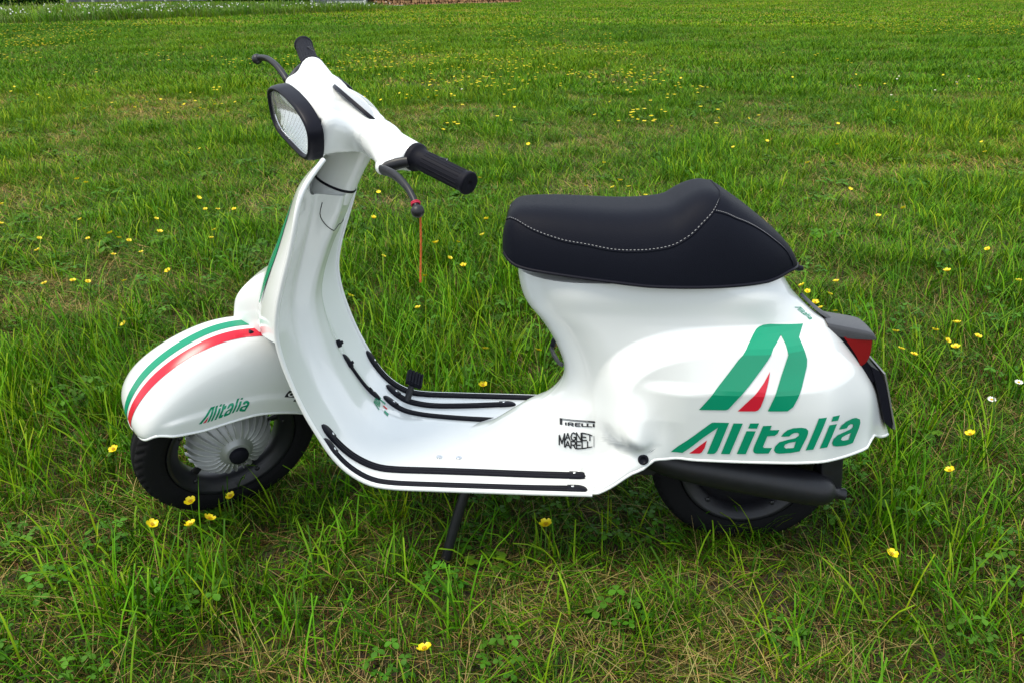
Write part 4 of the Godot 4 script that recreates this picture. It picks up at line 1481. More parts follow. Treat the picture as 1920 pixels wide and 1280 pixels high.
# ---------------------------------------------------------------- ground and meadow
const BUTTERCUPS := [-5.16,-7.16, -4.97,-6.77, -4.44,-6.02, -4.58,-6.53, -4.34,-6.30, -4.10,-6.53, -3.69,-5.63, -3.61,-5.98, -3.28,-5.69, -3.47,-6.30, -3.31,-6.02, -3.26,-6.20, -2.87,-5.38, -2.89,-5.72, -2.92,-5.88, -2.90,-6.09, -2.70,-5.66, -2.65,-5.60, -2.57,-5.21, -2.65,-5.88, -2.60,-5.92, -2.51,-6.02, -2.42,-6.20, -3.06,-7.07, -3.02,-7.12, -2.97,-6.90, -3.00,-6.90, -2.39,-5.44, -3.16,-6.69, -2.06,-3.84, -2.08,-3.70, -2.43,-2.95, -2.34,-2.87, -1.60,-2.53, -1.49,-2.31, -1.43,-2.31, -1.35,-2.31, -1.66,-2.14, -1.56,-1.93, -1.33,-1.96, -1.30,-1.84, -2.01,-2.13, -1.77,-1.91, -1.70,-1.84, -1.83,-1.83, -2.04,-1.83, -1.64,-1.80, -1.96,-1.67, -1.62,-1.61, -1.52,-1.64, -1.32,-1.41, -1.72,-1.27, -1.63,-1.30, -1.57,-1.29, -1.44,-1.30, -1.26,-0.89, -2.54,-2.41, -2.34,-2.06, -0.66,-8.93, -0.89,-7.58, -0.87,-7.30, -0.48,-7.73, -0.66,-8.10, -0.15,-7.21, 0.41,-9.26, 0.15,-9.33, -1.10,-6.65, -1.01,-6.53, -0.99,-6.27, -0.96,-6.45, -0.79,-6.34, -0.72,-6.45, -0.59,-6.57, -0.55,-6.45, -0.58,-6.42, -1.21,-6.16, -1.44,-6.77, -1.40,-6.38, 0.02,-5.69, -0.51,-4.56, 0.11,-3.99, 0.68,-5.27, -0.70,-2.65, -0.18,-2.99, 0.40,-2.79, 0.33,-2.55, 0.35,-2.51, -0.12,-2.14, -0.65,-2.16, 1.90,-7.94, 0.89,-6.05, 1.21,-4.72, 1.90,-5.10, 2.02,-5.24, 2.21,-5.02, 1.76,-4.11, 1.47,-3.88, 0.56,-3.39, 0.60,-2.92, 0.54,-2.76, 0.63,-2.78, 0.69,-2.59, 3.19,-8.05, 1.66,-5.10, 4.02,-8.33, 3.80,-7.89, 3.64,-7.25, 3.96,-7.39, 5.01,-8.27, 4.73,-7.39, 5.20,-7.84, 3.49,-6.02, 3.50,-5.82, 3.25,-5.53, 2.20,-3.99, 1.80,-3.39, 3.22,-4.07, 3.06,-3.73, 1.80,-2.72, 1.91,-2.33, 2.52,-4.84, 1.73,-2.19, 1.97,-1.68, 1.67,-1.41, 1.88,-1.30, 1.20,-1.29, 1.13,-1.16, 1.06,-1.25, 1.06,-1.19, 1.05,-1.08, 1.05,-1.03, 1.09,-1.00, 1.45,-0.90, 1.22,-0.83, 1.35,-0.84, 1.46,-0.79, 1.35,-0.76, 1.35,-0.71, 1.18,-0.70, 1.20,-0.66, -0.65,-2.16, -0.12,-2.14, -0.13,-1.88, -0.33,-1.77, -0.32,-1.77, -0.23,-1.78, -0.25,-1.56, -0.19,-1.47, -0.33,-1.35, -0.32,-1.03, -0.57,-1.14, -0.52,-1.59, 0.08,-0.69, -0.08,-0.70, -0.08,-0.46, 1.13,-0.20, 1.00,-0.04, -0.95,-0.13, -0.74,0.16, -0.69,0.08, -0.61,0.06, -0.66,0.16, -0.63,0.14, 0.07,0.16, 0.76,0.22, -0.15,0.47]
const DAISIES := [-0.51,-6.98, 4.45,-8.16, 4.31,-7.89, 3.66,-6.53, 4.26,-6.90, 4.82,-7.58, 5.25,-8.16, 1.41,-0.48, 1.28,-0.38, -0.41,-0.23]


func build_ground() -> void:
	var s := Shape.new()
	s.grid(60, 60, func(a: float, t: float):
		var x := (a - 0.5) * 160.0
		var z := 6.0 - t * 110.0
		return Vector3(x, 0.0, z))
	var g := put("ground", s.mesh(), M.soil, self)
	tag(g, "mown meadow soil under the grass", "", "", "structure")


# one tuft: a handful of curved blades, each a thin strip with its own tint
func tuft(n: int, radius: float, h: Vector2, w: Vector2, lean: Vector2, bend: float, tints: Array, segs := 3, blunt := 0.55) -> ArrayMesh:
	var s := Shape.new()
	var cols := PackedColorArray()
	for k in n:
		var ang := rng.randf() * TAU
		var r := sqrt(rng.randf()) * radius
		var base := Vector3(cos(ang) * r, -0.004, sin(ang) * r)
		var yaw := rng.randf() * TAU if rng.randf() < 0.6 else ang + rng.randf_range(-0.7, 0.7)
		var out := Vector3(cos(yaw), 0, sin(yaw))
		var side := Vector3(-sin(yaw + 0.4), 0, cos(yaw + 0.4))
		var tilt := rng.randf_range(lean.x, lean.y)
		var len := rng.randf_range(h.x, h.y)
		var wid := rng.randf_range(w.x, w.y) * 0.5
		var cut := rng.randf() < blunt
		var c: Color = tints[rng.randi() % tints.size()]
		var v := rng.randf_range(0.78, 1.22)
		c = Color(c.r * v * rng.randf_range(0.9, 1.12), c.g * v, c.b * v)
		var p := base
		var last := -1
		for j in segs + 1:
			var t := float(j) / segs
			var a := tilt + bend * t * t * rng.randf_range(0.7, 1.1)
			if j > 0:
				p += (Vector3(0, cos(a), 0) + out * sin(a)) * (len / segs)
				p.y = maxf(p.y, 0.004)
			var ww := wid * (1.0 - (0.35 if cut else 0.96) * pow(t, 1.6))
			var i0 := s.add(p - side * ww)
			s.add(p + side * ww)
			cols.append(c)
			cols.append(c)
			if j > 0:
				s.quad(last, last + 1, i0 + 1, i0)
			last = i0
	s.col = cols
	return s.mesh()


# flat leaves on short stalks: clover and lobed meadow herbs
func herb(n: int, radius: float, size: Vector2, h: Vector2, lobes: int, tints: Array) -> ArrayMesh:
	var s := Shape.new()
	var cols := PackedColorArray()
	for k in n:
		var ang := rng.randf() * TAU
		var r := sqrt(rng.randf()) * radius
		var c: Color = tints[rng.randi() % tints.size()]
		var v := rng.randf_range(0.8, 1.2)
		c = Color(c.r * v, c.g * v, c.b * v)
		var top := Vector3(cos(ang) * r, rng.randf_range(h.x, h.y), sin(ang) * r)
		var root := Vector3(cos(ang) * r * 0.5, 0, sin(ang) * r * 0.5)
		var before := s.v.size()
		s.tube([root, root.lerp(top, 0.5) + Vector3(0, 0.004, 0), top], [0.0009, 0.0008, 0.0007], 4, false)
		var tip := Basis(Vector3(cos(ang + 1.57), 0, sin(ang + 1.57)), rng.randf_range(-0.5, 0.3))
		var sz := rng.randf_range(size.x, size.y)
		for q in lobes:
			var la := ang + (q - (lobes - 1) * 0.5) * (TAU / 3.0 if lobes == 3 else 1.0)
			var d := Vector3(cos(la), 0, sin(la))
			var e := Vector3(-sin(la), 0, cos(la))
			var wide := 0.42 if lobes != 1 else 0.24
			var out := [[0.0, 0.02], [0.25, 0.62], [0.55, 1.0], [0.82, 0.85], [1.0, 0.30]]
			var prev := -1
			for o in out:
				var droop := Vector3(0, -0.25 * sz * o[0] * o[0], 0)
				var lft := s.add(top + tip * (d * sz * o[0] - e * sz * wide * o[1] + Vector3(0, 0.10 * sz * o[1], 0)) + droop)
				var mid := s.add(top + tip * (d * sz * (o[0] + 0.02)) + droop)
				s.add(top + tip * (d * sz * o[0] + e * sz * wide * o[1] + Vector3(0, 0.10 * sz * o[1], 0)) + droop)
				if prev >= 0:
					s.quad(prev, prev + 1, mid, lft)
					s.quad(prev + 1, prev + 2, mid + 1, mid)
				prev = lft
		while cols.size() < s.v.size():
			cols.append(c)
	s.col = cols
	return s.mesh()


func scatter(called: String, m: Mesh, material: Material, buf: PackedFloat32Array, parent: Node) -> void:
	if buf.is_empty():
		return
	var mm := MultiMesh.new()
	mm.transform_format = MultiMesh.TRANSFORM_3D
	mm.use_colors = true
	mm.mesh = m
	mm.instance_count = buf.size() / 16
	mm.buffer = buf
	var o := MultiMeshInstance3D.new()
	o.multimesh = mm
	o.material_override = material
	o.set_meta("kind", "stuff")
	parent_add(o, called, parent)


func half_width(d: float) -> float:
	return 0.637 * (0.9115 * d + 0.47) * 1.16 + 0.55


func place(buf: PackedFloat32Array, x: float, y: float, z: float, yaw: float, sc: float, sy: float, c: Color) -> void:
	var a := cos(yaw) * sc
	var b := sin(yaw) * sc
	buf.append_array([a, 0.0, b, x, 0.0, sy, 0.0, y, -b, 0.0, a, z, c.r, c.g, c.b, 1.0])


func tall_band(x: float, z: float) -> bool:
	# the strip of uncut meadow at the back on the left
	if x > -4.5:
		return false
	var near := tab([[-40, -6.0], [-24, -13.0], [-13.7, -21.5], [-10.6, -24.5], [-6.7, -28.9], [-4.5, -31.0]], x)
	var far := tab([[-40, -16.0], [-24, -24.0], [-17.2, -27.5], [-12.6, -29.8], [-7.3, -31.4], [-4.5, -31.6]], x)
	return z < near and z > far


func build_grass() -> void:
	var root := Node3D.new()
	parent_add(root, "meadow_grass", self)
	tag(root, "mown green meadow grass with dry straw and herbs all round the scooter", "grass", "", "stuff")
	var fresh := Color(0.088, 0.240, 0.004)
	var deep := Color(0.035, 0.110, 0.004)
	var lime := Color(0.175, 0.310, 0.007)
	var olive := Color(0.085, 0.105, 0.010)
	var straw := Color(0.340, 0.265, 0.095)
	var brown := Color(0.105, 0.060, 0.020)
	var greens := [fresh, deep, lime, fresh, deep, olive]
	var near_set := []
	for k in 4:
		near_set.append(tuft(20, 0.050, Vector2(0.028, 0.080), Vector2(0.0016, 0.0030), Vector2(0.05, 0.75), 0.9, greens))
	for k in 3:
		near_set.append(tuft(11, 0.040, Vector2(0.07, 0.165), Vector2(0.0028, 0.0050), Vector2(0.03, 0.50), 0.8, [fresh, fresh, lime, deep], 4))
	for k in 2:
		near_set.append(tuft(16, 0.060, Vector2(0.03, 0.09), Vector2(0.0012, 0.0024), Vector2(0.6, 1.45), 0.5, [straw, straw, brown, olive, lime]))
	for k in 2:
		near_set.append(tuft(34, 0.060, Vector2(0.012, 0.040), Vector2(0.0015, 0.0032), Vector2(0.1, 1.1), 0.6, [olive, brown, deep, deep, brown], 2))
	near_set.append(herb(9, 0.050, Vector2(0.010, 0.018), Vector2(0.015, 0.05), 3, [Color(0.045, 0.150, 0.010), Color(0.070, 0.190, 0.016)]))
	near_set.append(herb(6, 0.045, Vector2(0.011, 0.021), Vector2(0.012, 0.06), 5, [Color(0.045, 0.130, 0.006), Color(0.070, 0.170, 0.008)]))
	near_set.append(herb(5, 0.020, Vector2(0.050, 0.110), Vector2(0.008, 0.030), 1, [Color(0.050, 0.160, 0.014), Color(0.075, 0.190, 0.020)]))
	near_set.append(tuft(5, 0.060, Vector2(0.10, 0.22), Vector2(0.0010, 0.0018), Vector2(0.9, 1.5), 0.2, [straw, straw, straw], 4))
	near_set.append(tuft(4, 0.030, Vector2(0.16, 0.25), Vector2(0.0030, 0.0048), Vector2(0.02, 0.35), 1.1, [fresh, lime], 5, 0.5))
	var bufs := []
	for k in near_set.size():
		bufs.append(PackedFloat32Array())
	ring(bufs, 0.55, 3.4, 1450.0, 0)
	for k in near_set.size():
		scatter("near_tuft", near_set[k], M.grass_blade, bufs[k], root)

	var mid_set := []
	for k in 3:
		mid_set.append(tuft(30, 0.085, Vector2(0.028, 0.078), Vector2(0.0024, 0.0042), Vector2(0.05, 0.7), 0.8, greens, 2))
	for k in 2:
		mid_set.append(tuft(14, 0.070, Vector2(0.06, 0.130), Vector2(0.0030, 0.0050), Vector2(0.03, 0.5), 0.8, [fresh, fresh, lime, deep], 3))
	for k in 2:
		mid_set.append(tuft(20, 0.095, Vector2(0.03, 0.095), Vector2(0.0024, 0.0040), Vector2(0.35, 1.3), 0.5, [straw, straw, brown, olive, lime], 2))
	mid_set.append(herb(9, 0.075, Vector2(0.016, 0.034), Vector2(0.02, 0.07), 3, [Color(0.045, 0.130, 0.006), Color(0.070, 0.170, 0.008)]))
	bufs = []
	for k in mid_set.size():
		bufs.append(PackedFloat32Array())
	ring(bufs, 3.3, 9.0, 440.0, 1)
	for k in mid_set.size():
		scatter("middle_tuft", mid_set[k], M.grass_blade, bufs[k], root)

	var far_set := []
	for k in 3:
		far_set.append(tuft(40, 0.17, Vector2(0.032, 0.075), Vector2(0.005, 0.009), Vector2(0.05, 0.7), 0.7, [fresh, fresh, lime, deep, olive], 2))
	far_set.append(tuft(30, 0.17, Vector2(0.07, 0.12), Vector2(0.006, 0.010), Vector2(0.03, 0.5), 0.7, [fresh, lime, deep], 2))
	far_set.append(tuft(32, 0.17, Vector2(0.035, 0.08), Vector2(0.005, 0.009), Vector2(0.3, 1.2), 0.5, [straw, straw, brown, olive, lime], 2))
	bufs = []
	for k in far_set.size():
		bufs.append(PackedFloat32Array())
	ring(bufs, 8.8, 22.0, 105.0, 2)
	for k in far_set.size():
		scatter("far_tuft", far_set[k], M.grass_blade, bufs[k], root)

	var last_set := []
	for k in 3:
		last_set.append(tuft(40, 0.36, Vector2(0.04, 0.085), Vector2(0.014, 0.028), Vector2(0.05, 0.7), 0.6, [fresh, fresh, lime, lime, deep], 2))
	last_set.append(tuft(34, 0.36, Vector2(0.05, 0.11), Vector2(0.012, 0.022), Vector2(0.2, 1.1), 0.5, [straw, olive, lime, fresh], 2))
	last_set.append(tuft(46, 0.34, Vector2(0.18, 0.36), Vector2(0.010, 0.020), Vector2(0.02, 0.4), 0.6, [Color(0.12, 0.20, 0.04), fresh, Color(0.16, 0.20, 0.07), lime], 3))
	bufs = []
	for k in last_set.size():
		bufs.append(PackedFloat32Array())
	ring(bufs, 21.5, 58.0, 24.0, 3)
	for k in last_set.size():
		scatter("distant_tuft", last_set[k], M.grass_blade, bufs[k], root)


func ring(bufs: Array, d0: float, d1: float, density: float, level: int) -> void:
	var steps := int((d1 - d0) / (0.05 + 0.02 * d0)) + 1
	for i in steps:
		var da := lerpf(d0, d1, float(i) / steps)
		var db := lerpf(d0, d1, float(i + 1) / steps)
		var hw := half_width(db)
		if level == 3:
			hw = minf(hw, 46.0)
		var n := int(density * (db - da) * 2.0 * hw + rng.randf())
		for k in n:
			var d := rng.randf_range(da, db)
			var x := rng.randf_range(-hw, hw)
			var z := 1.51 - d
			var p := patch_noise.get_noise_2d(x, z)
			var q := fine_noise.get_noise_2d(x, z)
			var wide := patch_noise.get_noise_2d(x * 0.22 + 31.0, z * 0.22)
			var dry := smoothstep(0.06, 0.34, -p + 0.35 * q + 0.25 * wide)
			var lush := smoothstep(0.02, 0.35, p + 0.25 * q)
			var u := rng.randf()
			var kind := 0
			var sy := 1.0
			if level == 0:
				if u < 0.25 - 0.14 * dry + 0.10 * lush:
					kind = rng.randi() % 4
				elif u < 0.31 + 0.20 * lush - 0.16 * dry:
					kind = 4 + rng.randi() % 3
				elif u < 0.42 + 0.16 * dry:
					kind = 7 + rng.randi() % 2
				elif u < 0.915:
					kind = 9 + rng.randi() % 2
				elif u < 0.927:
					kind = 11
				elif u < 0.930:
					kind = 12
				elif u < 0.932:
					kind = 9
				elif u < 0.980:
					kind = 14
				else:
					kind = 15 if lush > 0.25 else 0
			elif level == 1:
				if u < 0.48 - 0.26 * dry:
					kind = rng.randi() % 3
				elif u < 0.54 + 0.25 * lush - 0.24 * dry:
					kind = 3 + rng.randi() % 2
				elif u < 0.76 + 0.22 * dry:
					kind = 5 + rng.randi() % 2
				elif u < 0.992:
					kind = rng.randi() % 3
				else:
					kind = 7
			elif level == 2:
				if u < 0.56 - 0.28 * dry:
					kind = rng.randi() % 3
				elif u < 0.70 + 0.22 * lush - 0.1 * dry:
					kind = 3
				elif u < 0.84 + 0.16 * dry:
					kind = 4
				else:
					kind = rng.randi() % 3
			else:
				kind = rng.randi() % 3
				if u < 0.10 + 0.2 * dry:
					kind = 3
				if tall_band(x, z):
					kind = 4
			var tone := 1.0 + 0.22 * q + 0.25 * wide
			var yellow := 1.0 + 0.24 * smoothstep(-0.2, 0.5, wide)
			var c := Color(tone * yellow * rng.randf_range(0.88, 1.12), tone * rng.randf_range(0.92, 1.08), tone)
			sy = rng.randf_range(0.75, 1.25) * (1.0 + 0.30 * lush - 0.25 * dry)
			if level == 0:
				# trodden and shaded a little lower under the machine
				if absf(x) < 0.75 and absf(z) < 0.22:
					sy *= 0.75
			place(bufs[kind], x, 0.0, z, rng.randf() * TAU, rng.randf_range(0.85, 1.2), sy, c)


# ---------------------------------------------------------------- flowers
func bloom(petals: int, r: float, cup: float, wide: float) -> ArrayMesh:
	var s := Shape.new()
	for k in petals:
		var a := TAU * k / petals + rng.randf_range(-0.06, 0.06)
		var d := Vector3(cos(a), 0, sin(a))
		var e := Vector3(-sin(a), 0, cos(a))
		var tw := rng.randf_range(0.85, 1.15)
		s.grid(4, 4, func(u: float, v: float):
			var t := lerpf(0.05, 1.0, v)
			var w := wide * r * sqrt(maxf(0.0, sin(PI * pow(t, 0.75) * 0.86)))
			var q: float = (u - 0.5) * 2.0
			var rise := cup * r * (t * t * 0.9 + 0.12 * q * q) * tw
			return d * (r * t * (1.0 - 0.10 * q * q)) + e * (q * w) + Vector3(0, rise, 0))
	return s.mesh()


func build_flowers() -> void:
	var blooms := []
	for k in 4:
		blooms.append(bloom(5, rng.randf_range(0.0105, 0.0125), rng.randf_range(0.45, 0.75), 0.52))
	var eye := Shape.new()
	for k in 14:
		var a := k * 2.4
		var r := 0.0028 * sqrt(k / 14.0)
		eye.tube([Vector3(cos(a) * r, 0.001, sin(a) * r), Vector3(cos(a) * r * 1.5, 0.0045, sin(a) * r * 1.5)], [0.0005, 0.0008], 5)
	var eye_mesh := eye.mesh()
	var stems := []
	for k in 3:
		var s := Shape.new()
		var bow := Vector3(rng.randf_range(-0.02, 0.02), 0, rng.randf_range(-0.02, 0.02))
		s.tube(resample([Vector3(0, 0, 0) - bow, Vector3(0, 0.4, 0) - bow * 0.2, Vector3(0, 0.8, 0), Vector3(0, 1.0, 0)], 8), [0.0011, 0.0010, 0.0009], 5)
		stems.append(s.mesh())
	var special := {
		157: "yellow buttercup by itself left of the front tyre",
		158: "small yellow buttercup left of the cluster under the front tyre",
		159: "large yellow buttercup in front of the dark front tyre, left of two at that height",
		160: "yellow buttercup in front of the front tyre's lower right sidewall",
		161: "yellow buttercup below the front tyre, in the middle of its cluster",
		162: "yellow buttercup with open spread petals below the front tyre",
		163: "lone yellow buttercup in the shade under the floor, right of the stand leg",
		164: "yellow buttercup by itself in the grass right of and below the exhaust",
		165: "small yellow buttercup at the bottom edge of the picture",
		154: "yellow buttercup just beyond the floor's far edge, behind the rubber strips",
		151: "yellow buttercup seen beside the black fuel tap lever",
		155: "yellow buttercup on a bent stem right of the number plate",
		156: "orange yellow buttercup low in the grass right of the exhaust",
		148: "yellow buttercup seen beside the lower end of the orange cord",
		149: "yellow buttercup seen between shield and saddle, straight below the orange cord",
		150: "yellow buttercup close beside the shield's far edge",
	}
	var rows := [[], [], [], [], [], [], [], [], []]
	for i in BUTTERCUPS.size() / 2:
		var x: float = BUTTERCUPS[i * 2]
		var z: float = BUTTERCUPS[i * 2 + 1]
		var h := 0.105 if z < 0.2 else 0.078
		var f := Node3D.new()
		parent_add(f, "buttercup", self)
		f.position = Vector3(x, 0, z)
		var big := 1.0 if z > -2.5 else 1.12
		var lean := Basis(Vector3(rng.randf_range(-1, 1), 0, rng.randf_range(-1, 1)).normalized(), rng.randf_range(0.1, 0.6)) * Basis(Vector3(0, 1, 0), rng.randf() * TAU)
		var b := put("bloom", blooms[rng.randi() % 4], M.petal_yellow, f, Transform3D(lean.scaled(Vector3.ONE * big * rng.randf_range(0.88, 1.12)), Vector3(0, h, 0)))
		if z > -2.5:
			put("stamens", eye_mesh, M.flower_eye, b)
		put("stem", stems[rng.randi() % 3], M.stem_green, f, Transform3D(Basis(Vector3(0, 1, 0), rng.randf() * TAU) * Basis.from_scale(Vector3(1, h, 1)), Vector3.ZERO))
		if special.has(i):
			tag(f, special[i], "buttercup", "buttercups in the meadow")
			continue
		var side := 0 if x < -0.55 - 0.25 * maxf(0.0, -z) else (2 if x > 0.75 else 1)
		var far := 0 if z > -1.6 else (1 if z > -4.2 else 2)
		rows[far * 3 + side].append([x / (0.9115 * (1.51 - z) + 0.42), f])
	var ordinal := ["leftmost", "second", "third", "fourth", "fifth", "sixth", "seventh", "eighth", "ninth", "tenth", "eleventh", "twelfth", "thirteenth", "fourteenth", "fifteenth", "sixteenth", "seventeenth", "eighteenth", "nineteenth", "twentieth", "twenty-first", "twenty-second", "twenty-third", "twenty-fourth", "twenty-fifth", "twenty-sixth", "twenty-seventh", "twenty-eighth", "twenty-ninth", "thirtieth"]
	var where := ["in the near grass left of the shield", "in the grass seen between handlebar and saddle", "in the near grass right of the tail lamp",
		"in the middle meadow left of the handlebar", "in the middle meadow just above the saddle", "in the middle meadow right of the saddle",
		"in the far meadow left of the handlebar", "in the far meadow above the saddle", "in the far meadow on the right"]
	for r in 9:
		rows[r].sort_custom(func(a, b): return a[0] < b[0])
		for k in rows[r].size():
			var word: String = ordinal[mini(k, 29)] + (" from left" if k else "")
			tag(rows[r][k][1], "%s %s yellow buttercup %s" % [word, "tiny" if r > 5 else "small", where[r]], "buttercup", "yellow buttercups " + where[r])
	var ray := bloom(13, 0.011, 0.18, 0.20)
	var disc := Shape.new()
	disc.lathe([Vector2(0.0, 0.0035), Vector2(0.0025, 0.003), Vector2(0.0038, 0.0012), Vector2(0.0038, 0.0)], Vector3.ZERO, Vector3(0, 1, 0), 12)
	var disc_mesh := disc.mesh()
	for i in DAISIES.size() / 2:
		var x: float = DAISIES[i * 2]
		var z: float = DAISIES[i * 2 + 1]
		var f := Node3D.new()
		parent_add(f, "daisy", self)
		f.position = Vector3(x, 0, z)
		var b := put("bloom", ray, M.petal_white, f, Transform3D(Basis(Vector3(1, 0, 0.4).normalized(), rng.randf_range(0.1, 0.4)), Vector3(0, 0.105, 0)))
		put("flower_disc", disc_mesh, M.flower_eye, b)
		put("stem", stems[i % 3], M.stem_green, f, Transform3D(Basis.from_scale(Vector3(1, 0.105, 1)), Vector3.ZERO))
		var which: String = ["above the near hand grip", "on the right, upper left of six", "on the right, lower left of six", "on the right, nearest of six", "on the right, middle of six", "on the right, upper right of six", "on the right, rightmost of six", "", "", ""][i]
		var label := "tiny white daisy in the far meadow " + which
		if i > 6:
			label = ["white daisy at the right edge, the upper of two", "white daisy right of the number plate, the lower of two", "white daisy beside the shield's far edge"][i - 7]
		tag(f, label, "daisy", "white daisies in the meadow")
	# the many far ones that run together into a yellow haze of dots
	var speck := bloom(5, 0.013, 0.5, 0.52)
	var buf := PackedFloat32Array()
	var tries := 0
	while buf.size() < 16 * 3300 and tries < 90000:
		tries += 1
		var d := rng.randf_range(6.2, 34.0)
		var x := rng.randf_range(-1, 1) * half_width(d)
		var z := 1.51 - d
		if tall_band(x, z):
			continue
		var p := patch_noise.get_noise_2d(x * 0.16 + 7.0, z * 0.10 + 3.0) + 0.35 * patch_noise.get_noise_2d(x * 0.8, z * 0.5)
		var here := smoothstep(0.02, 0.35, p - 0.006 * absf(x - 2.0) + (0.15 if x < 2.0 else -0.05))
		if rng.randf() < here:
			place(buf, x, 0.12, z, rng.randf() * TAU, rng.randf_range(1.0, 1.5), rng.randf_range(0.8, 1.2), Color(1, 1, 1))
	var root := Node3D.new()
	parent_add(root, "distant_flowers", self)
	tag(root, "countless tiny yellow and white flower dots in the far meadow", "flowers", "", "stuff")
	scatter("distant_buttercup", speck, M.petal_yellow, buf, root)
	var clock := Shape.new()
	clock.lathe(ball_profile(0.020), Vector3.ZERO, Vector3(0, 1, 0), 8)
	buf = PackedFloat32Array()
	for k in 5200:
		var x := rng.randf_range(-26.0, -4.6)
		var z := rng.randf_range(-38.0, -12.0)
		if tall_band(x, z) and rng.randf() < 0.25 + smoothstep(-0.1, 0.3, patch_noise.get_noise_2d(x * 0.3, z * 0.3)):
			var s := rng.randf_range(0.7, 1.25)
			place(buf, x, rng.randf_range(0.22, 0.36), z, 0.0, s, s, Color(1, 1, 1))
	scatter("seed_head", clock.mesh(), M.petal_white, buf, root)


# ---------------------------------------------------------------- what stands at the back of the meadow
func build_background() -> void:
	# shed of upright grey boards
	var shed := Node3D.new()
	parent_add(shed, "garden_shed", self)
	shed.position = Vector3(-7.55, 0, -36.4)
	tag(shed, "weathered grey board shed beside the woodpile at the far edge of the meadow", "shed")
	for k in 11:
		var b := Shape.new()
		b.box(Vector3(-1.10 + k * 0.215, 1.15, rng.randf_range(-0.008, 0.008)), Vector3(0.103, 1.13, 0.012))
		put("board", b.mesh(), M.grey_timber, shed)
	for k in 12:
		for side in [-1.0, 1.0]:
			var b := Shape.new()
			b.box(Vector3(1.19 * side, 1.15, -0.12 - k * 0.215), Vector3(0.012, 1.13, 0.103))
			put("side_board", b.mesh(), M.grey_timber, shed)
	for side in [-1.0, 1.0]:
		var post := Shape.new()
		post.box(Vector3(1.16 * side, 1.17, 0.045), Vector3(0.05, 1.17, 0.03))
		put("corner_post", post.mesh(), M.pale_timber, shed)
	var ledge := Shape.new()
	ledge.box(Vector3(0.55, 0.20, 0.03), Vector3(0.5, 0.03, 0.016))
	put("cross_rail", ledge.mesh(), M.pale_timber, shed)
	var rf := Shape.new()
	rf.slab([Vector3(-1.45, 2.30, 0.35), Vector3(1.45, 2.30, 0.35), Vector3(1.45, 2.75, -2.95), Vector3(-1.45, 2.75, -2.95)], Vector3(0, 0.08, 0.011))
	put("roof", rf.mesh(), M.roof_tile, shed)
	# long pile of split logs, cut ends outwards
	var pile := Node3D.new()
	parent_add(pile, "woodpile", self)
	tag(pile, "long stack of split firewood with pale cut ends at the back of the meadow", "woodpile")
	var a := Vector3(-6.25, 0, -36.8)
	var e := Vector3(0.2, 0, -43.0)
	var dir := (e - a).normalized()
	var out := Vector3(-dir.z, 0, dir.x)
	if out.z < 0:
		out = -out
	pile.position = a
	var lg := Shape.new()
	var cols := PackedColorArray()
	for k in 6:
		var an := TAU * k / 6.0
		lg.add(Vector3(cos(an), sin(an) * 0.9, 0.5))
		lg.add(Vector3(cos(an), sin(an) * 0.9, -0.5))
		cols.append(Color(0.12, 0.06, 0.03))
		cols.append(Color(0.12, 0.06, 0.03))
	for k in 6:
		var m := (k + 1) % 6
		lg.quad(k * 2, m * 2, m * 2 + 1, k * 2 + 1)
	var c0 := lg.add(Vector3(0, 0, 0.5))
	cols.append(Color(0.62, 0.36, 0.17))
	for k in 6:
		var an := TAU * k / 6.0
		lg.add(Vector3(cos(an), sin(an) * 0.9, 0.5))
		cols.append(Color(0.52, 0.27, 0.12))
	for k in 6:
		lg.tri(c0, c0 + 1 + (k + 1) % 6, c0 + 1 + k)
	lg.col = cols
	var mm := MultiMesh.new()
	mm.transform_format = MultiMesh.TRANSFORM_3D
	mm.use_colors = true
	mm.mesh = lg.mesh()
	var buf := PackedFloat32Array()
	var row := 0
	var y := 0.07
	while y < 1.35:
		var s := 0.0
		while s < (e - a).length():
			var r := rng.randf_range(0.050, 0.088)
			s += r * 1.9
			var roll := rng.randf() * TAU
			var bx := dir * cos(roll) * r + Vector3(0, sin(roll) * r, 0)
			var by := dir * -sin(roll) * r + Vector3(0, cos(roll) * r, 0)
			var bz := out * 0.5
			var p := dir * s + Vector3(0, y + rng.randf_range(-0.02, 0.02), 0) + out * rng.randf_range(-0.03, 0.03)
			var t := rng.randf_range(0.55, 1.25)
			buf.append_array([bx.x, by.x, bz.x, p.x, bx.y, by.y, bz.y, p.y, bx.z, by.z, bz.z, p.z, t, t * rng.randf_range(0.85, 1.05), t * 0.95, 1.0])
		y += 0.125
		row += 1
	mm.instance_count = buf.size() / 16
	mm.buffer = buf
	var mi := MultiMeshInstance3D.new()
	mi.multimesh = mm
	mi.material_override = M.log_end
	mi.set_meta("kind", "stuff")
	parent_add(mi, "stacked_logs", pile)
	var rail := Shape.new()
	rail.box(dir * 4.2 + Vector3(0, 0.015, 0) + out * 0.3, Vector3(4.3, 0.03, 0.05), Basis(dir, Vector3(0, 1, 0), dir.cross(Vector3(0, 1, 0))))
	put("base_rail", rail.mesh(), M.pale_timber, pile)
	# hedge and shrub
	leafy("dark_hedge", Vector3(-25.2, 0, -35.0), Vector3(5.6, 1.25, 0.9), atan2(4.5, 9.5) , 7000, "dark green clipped hedge at the top left edge of the meadow", "hedge")
	leafy("shrub", Vector3(-9.65, 0, -36.6), Vector3(0.75, 0.8, 0.6), 0.0, 1200, "dark round shrub left of the grey shed", "shrub")
	leafy("shrub", Vector3(-15.5, 0, -45.0), Vector3(3.5, 0.9, 0.8), 0.0, 2500, "dark low shrub row right of the grey fence", "shrub")
	var fence := Node3D.new()
	parent_add(fence, "rail_fence", self)
	fence.position = Vector3(-20.6, 0, -41.2)
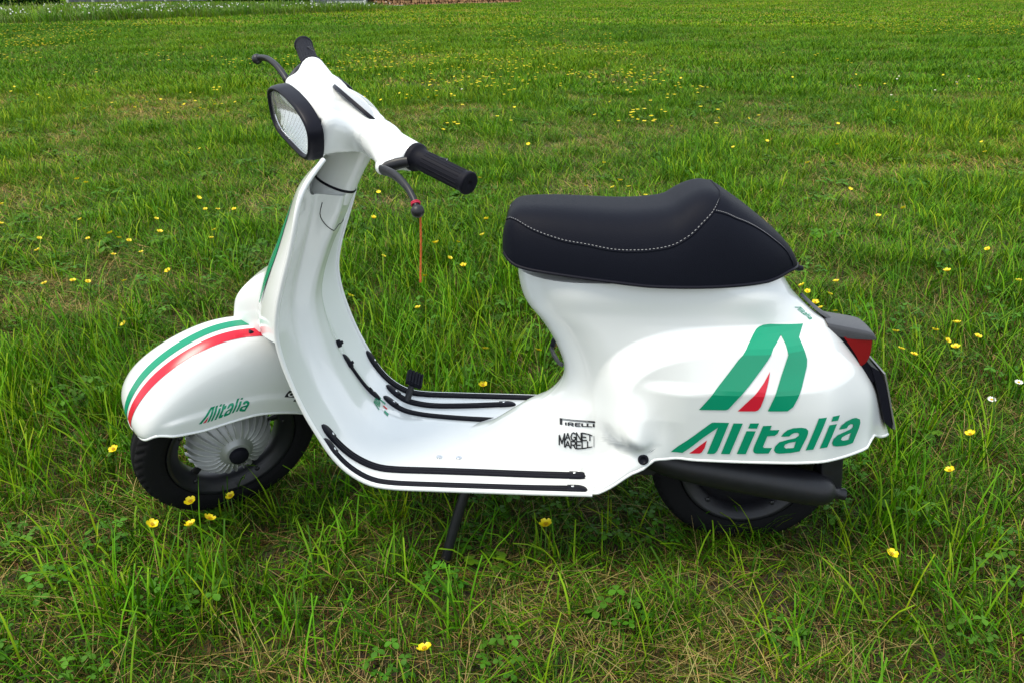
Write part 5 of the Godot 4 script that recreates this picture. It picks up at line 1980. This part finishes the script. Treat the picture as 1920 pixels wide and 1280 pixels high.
	tag(fence, "pale grey board fence right of the dark hedge at the far edge", "fence")
	for k in 7:
		var post := Shape.new()
		post.box(Vector3(-1.2 + k * 1.0, 0.55, -0.06 - k * 0.5), Vector3(0.05, 0.57, 0.05))
		put("post", post.mesh(), M.pale_timber, fence)
	for j in 4:
		var r2 := Shape.new()
		r2.box(Vector3(1.8, 0.18 + j * 0.26, -1.56), Vector3(3.4, 0.10, 0.015), Basis(Vector3(0, 1, 0), atan2(0.5, 1.0)))
		put("rail", r2.mesh(), M.grey_timber, fence)


func leafy(called: String, at: Vector3, half: Vector3, turn: float, n: int, label: String, category: String) -> void:
	var o := Node3D.new()
	parent_add(o, called, self)
	o.position = at
	o.rotation.y = turn
	tag(o, label, category)
	for k in 5:
		var s := Shape.new()
		var d := (k - 2) * 0.35
		s.tube([Vector3(d * half.x, 0, 0), Vector3(d * half.x * 1.1, half.y, 0.05), Vector3(d * half.x * 1.2, half.y * 1.6, 0)], [0.05, 0.035, 0.02], 6)
		put("trunk", s.mesh(), M.log_bark, o)
	var leaf := herb(4, 0.08, Vector2(0.07, 0.13), Vector2(-0.05, 0.06), 1, [Color(0.018, 0.060, 0.010), Color(0.030, 0.085, 0.012)])
	var buf := PackedFloat32Array()
	for k in n:
		var u := Vector3(rng.randf_range(-1, 1), rng.randf_range(-1, 1), rng.randf_range(-1, 1))
		var m := maxf(absf(u.x), maxf(absf(u.y), absf(u.z)))
		u = u / m * pow(rng.randf(), 0.25)
		var p := Vector3(u.x * half.x, half.y + u.y * half.y, u.z * half.z)
		p += Vector3(rng.randf_range(-0.12, 0.12), rng.randf_range(-0.1, 0.1), rng.randf_range(-0.12, 0.12))
		p.y = maxf(p.y, 0.03)
		var t := rng.randf_range(0.6, 1.3)
		place(buf, p.x, p.y, p.z, rng.randf() * TAU, rng.randf_range(0.9, 1.6), rng.randf_range(0.9, 1.6), Color(t, t, t))
	scatter("foliage", leaf, M.leaf_blade, buf, o)


func _ready() -> void:
	rng.seed = 4711
	patch_noise.seed = 5
	patch_noise.frequency = 0.55
	patch_noise.fractal_octaves = 3
	fine_noise.seed = 8
	fine_noise.frequency = 2.3
	camera_and_light()
	materials()
	build_ground()
	build_background()
	build_scooter()
	build_grass()
	build_flowers()
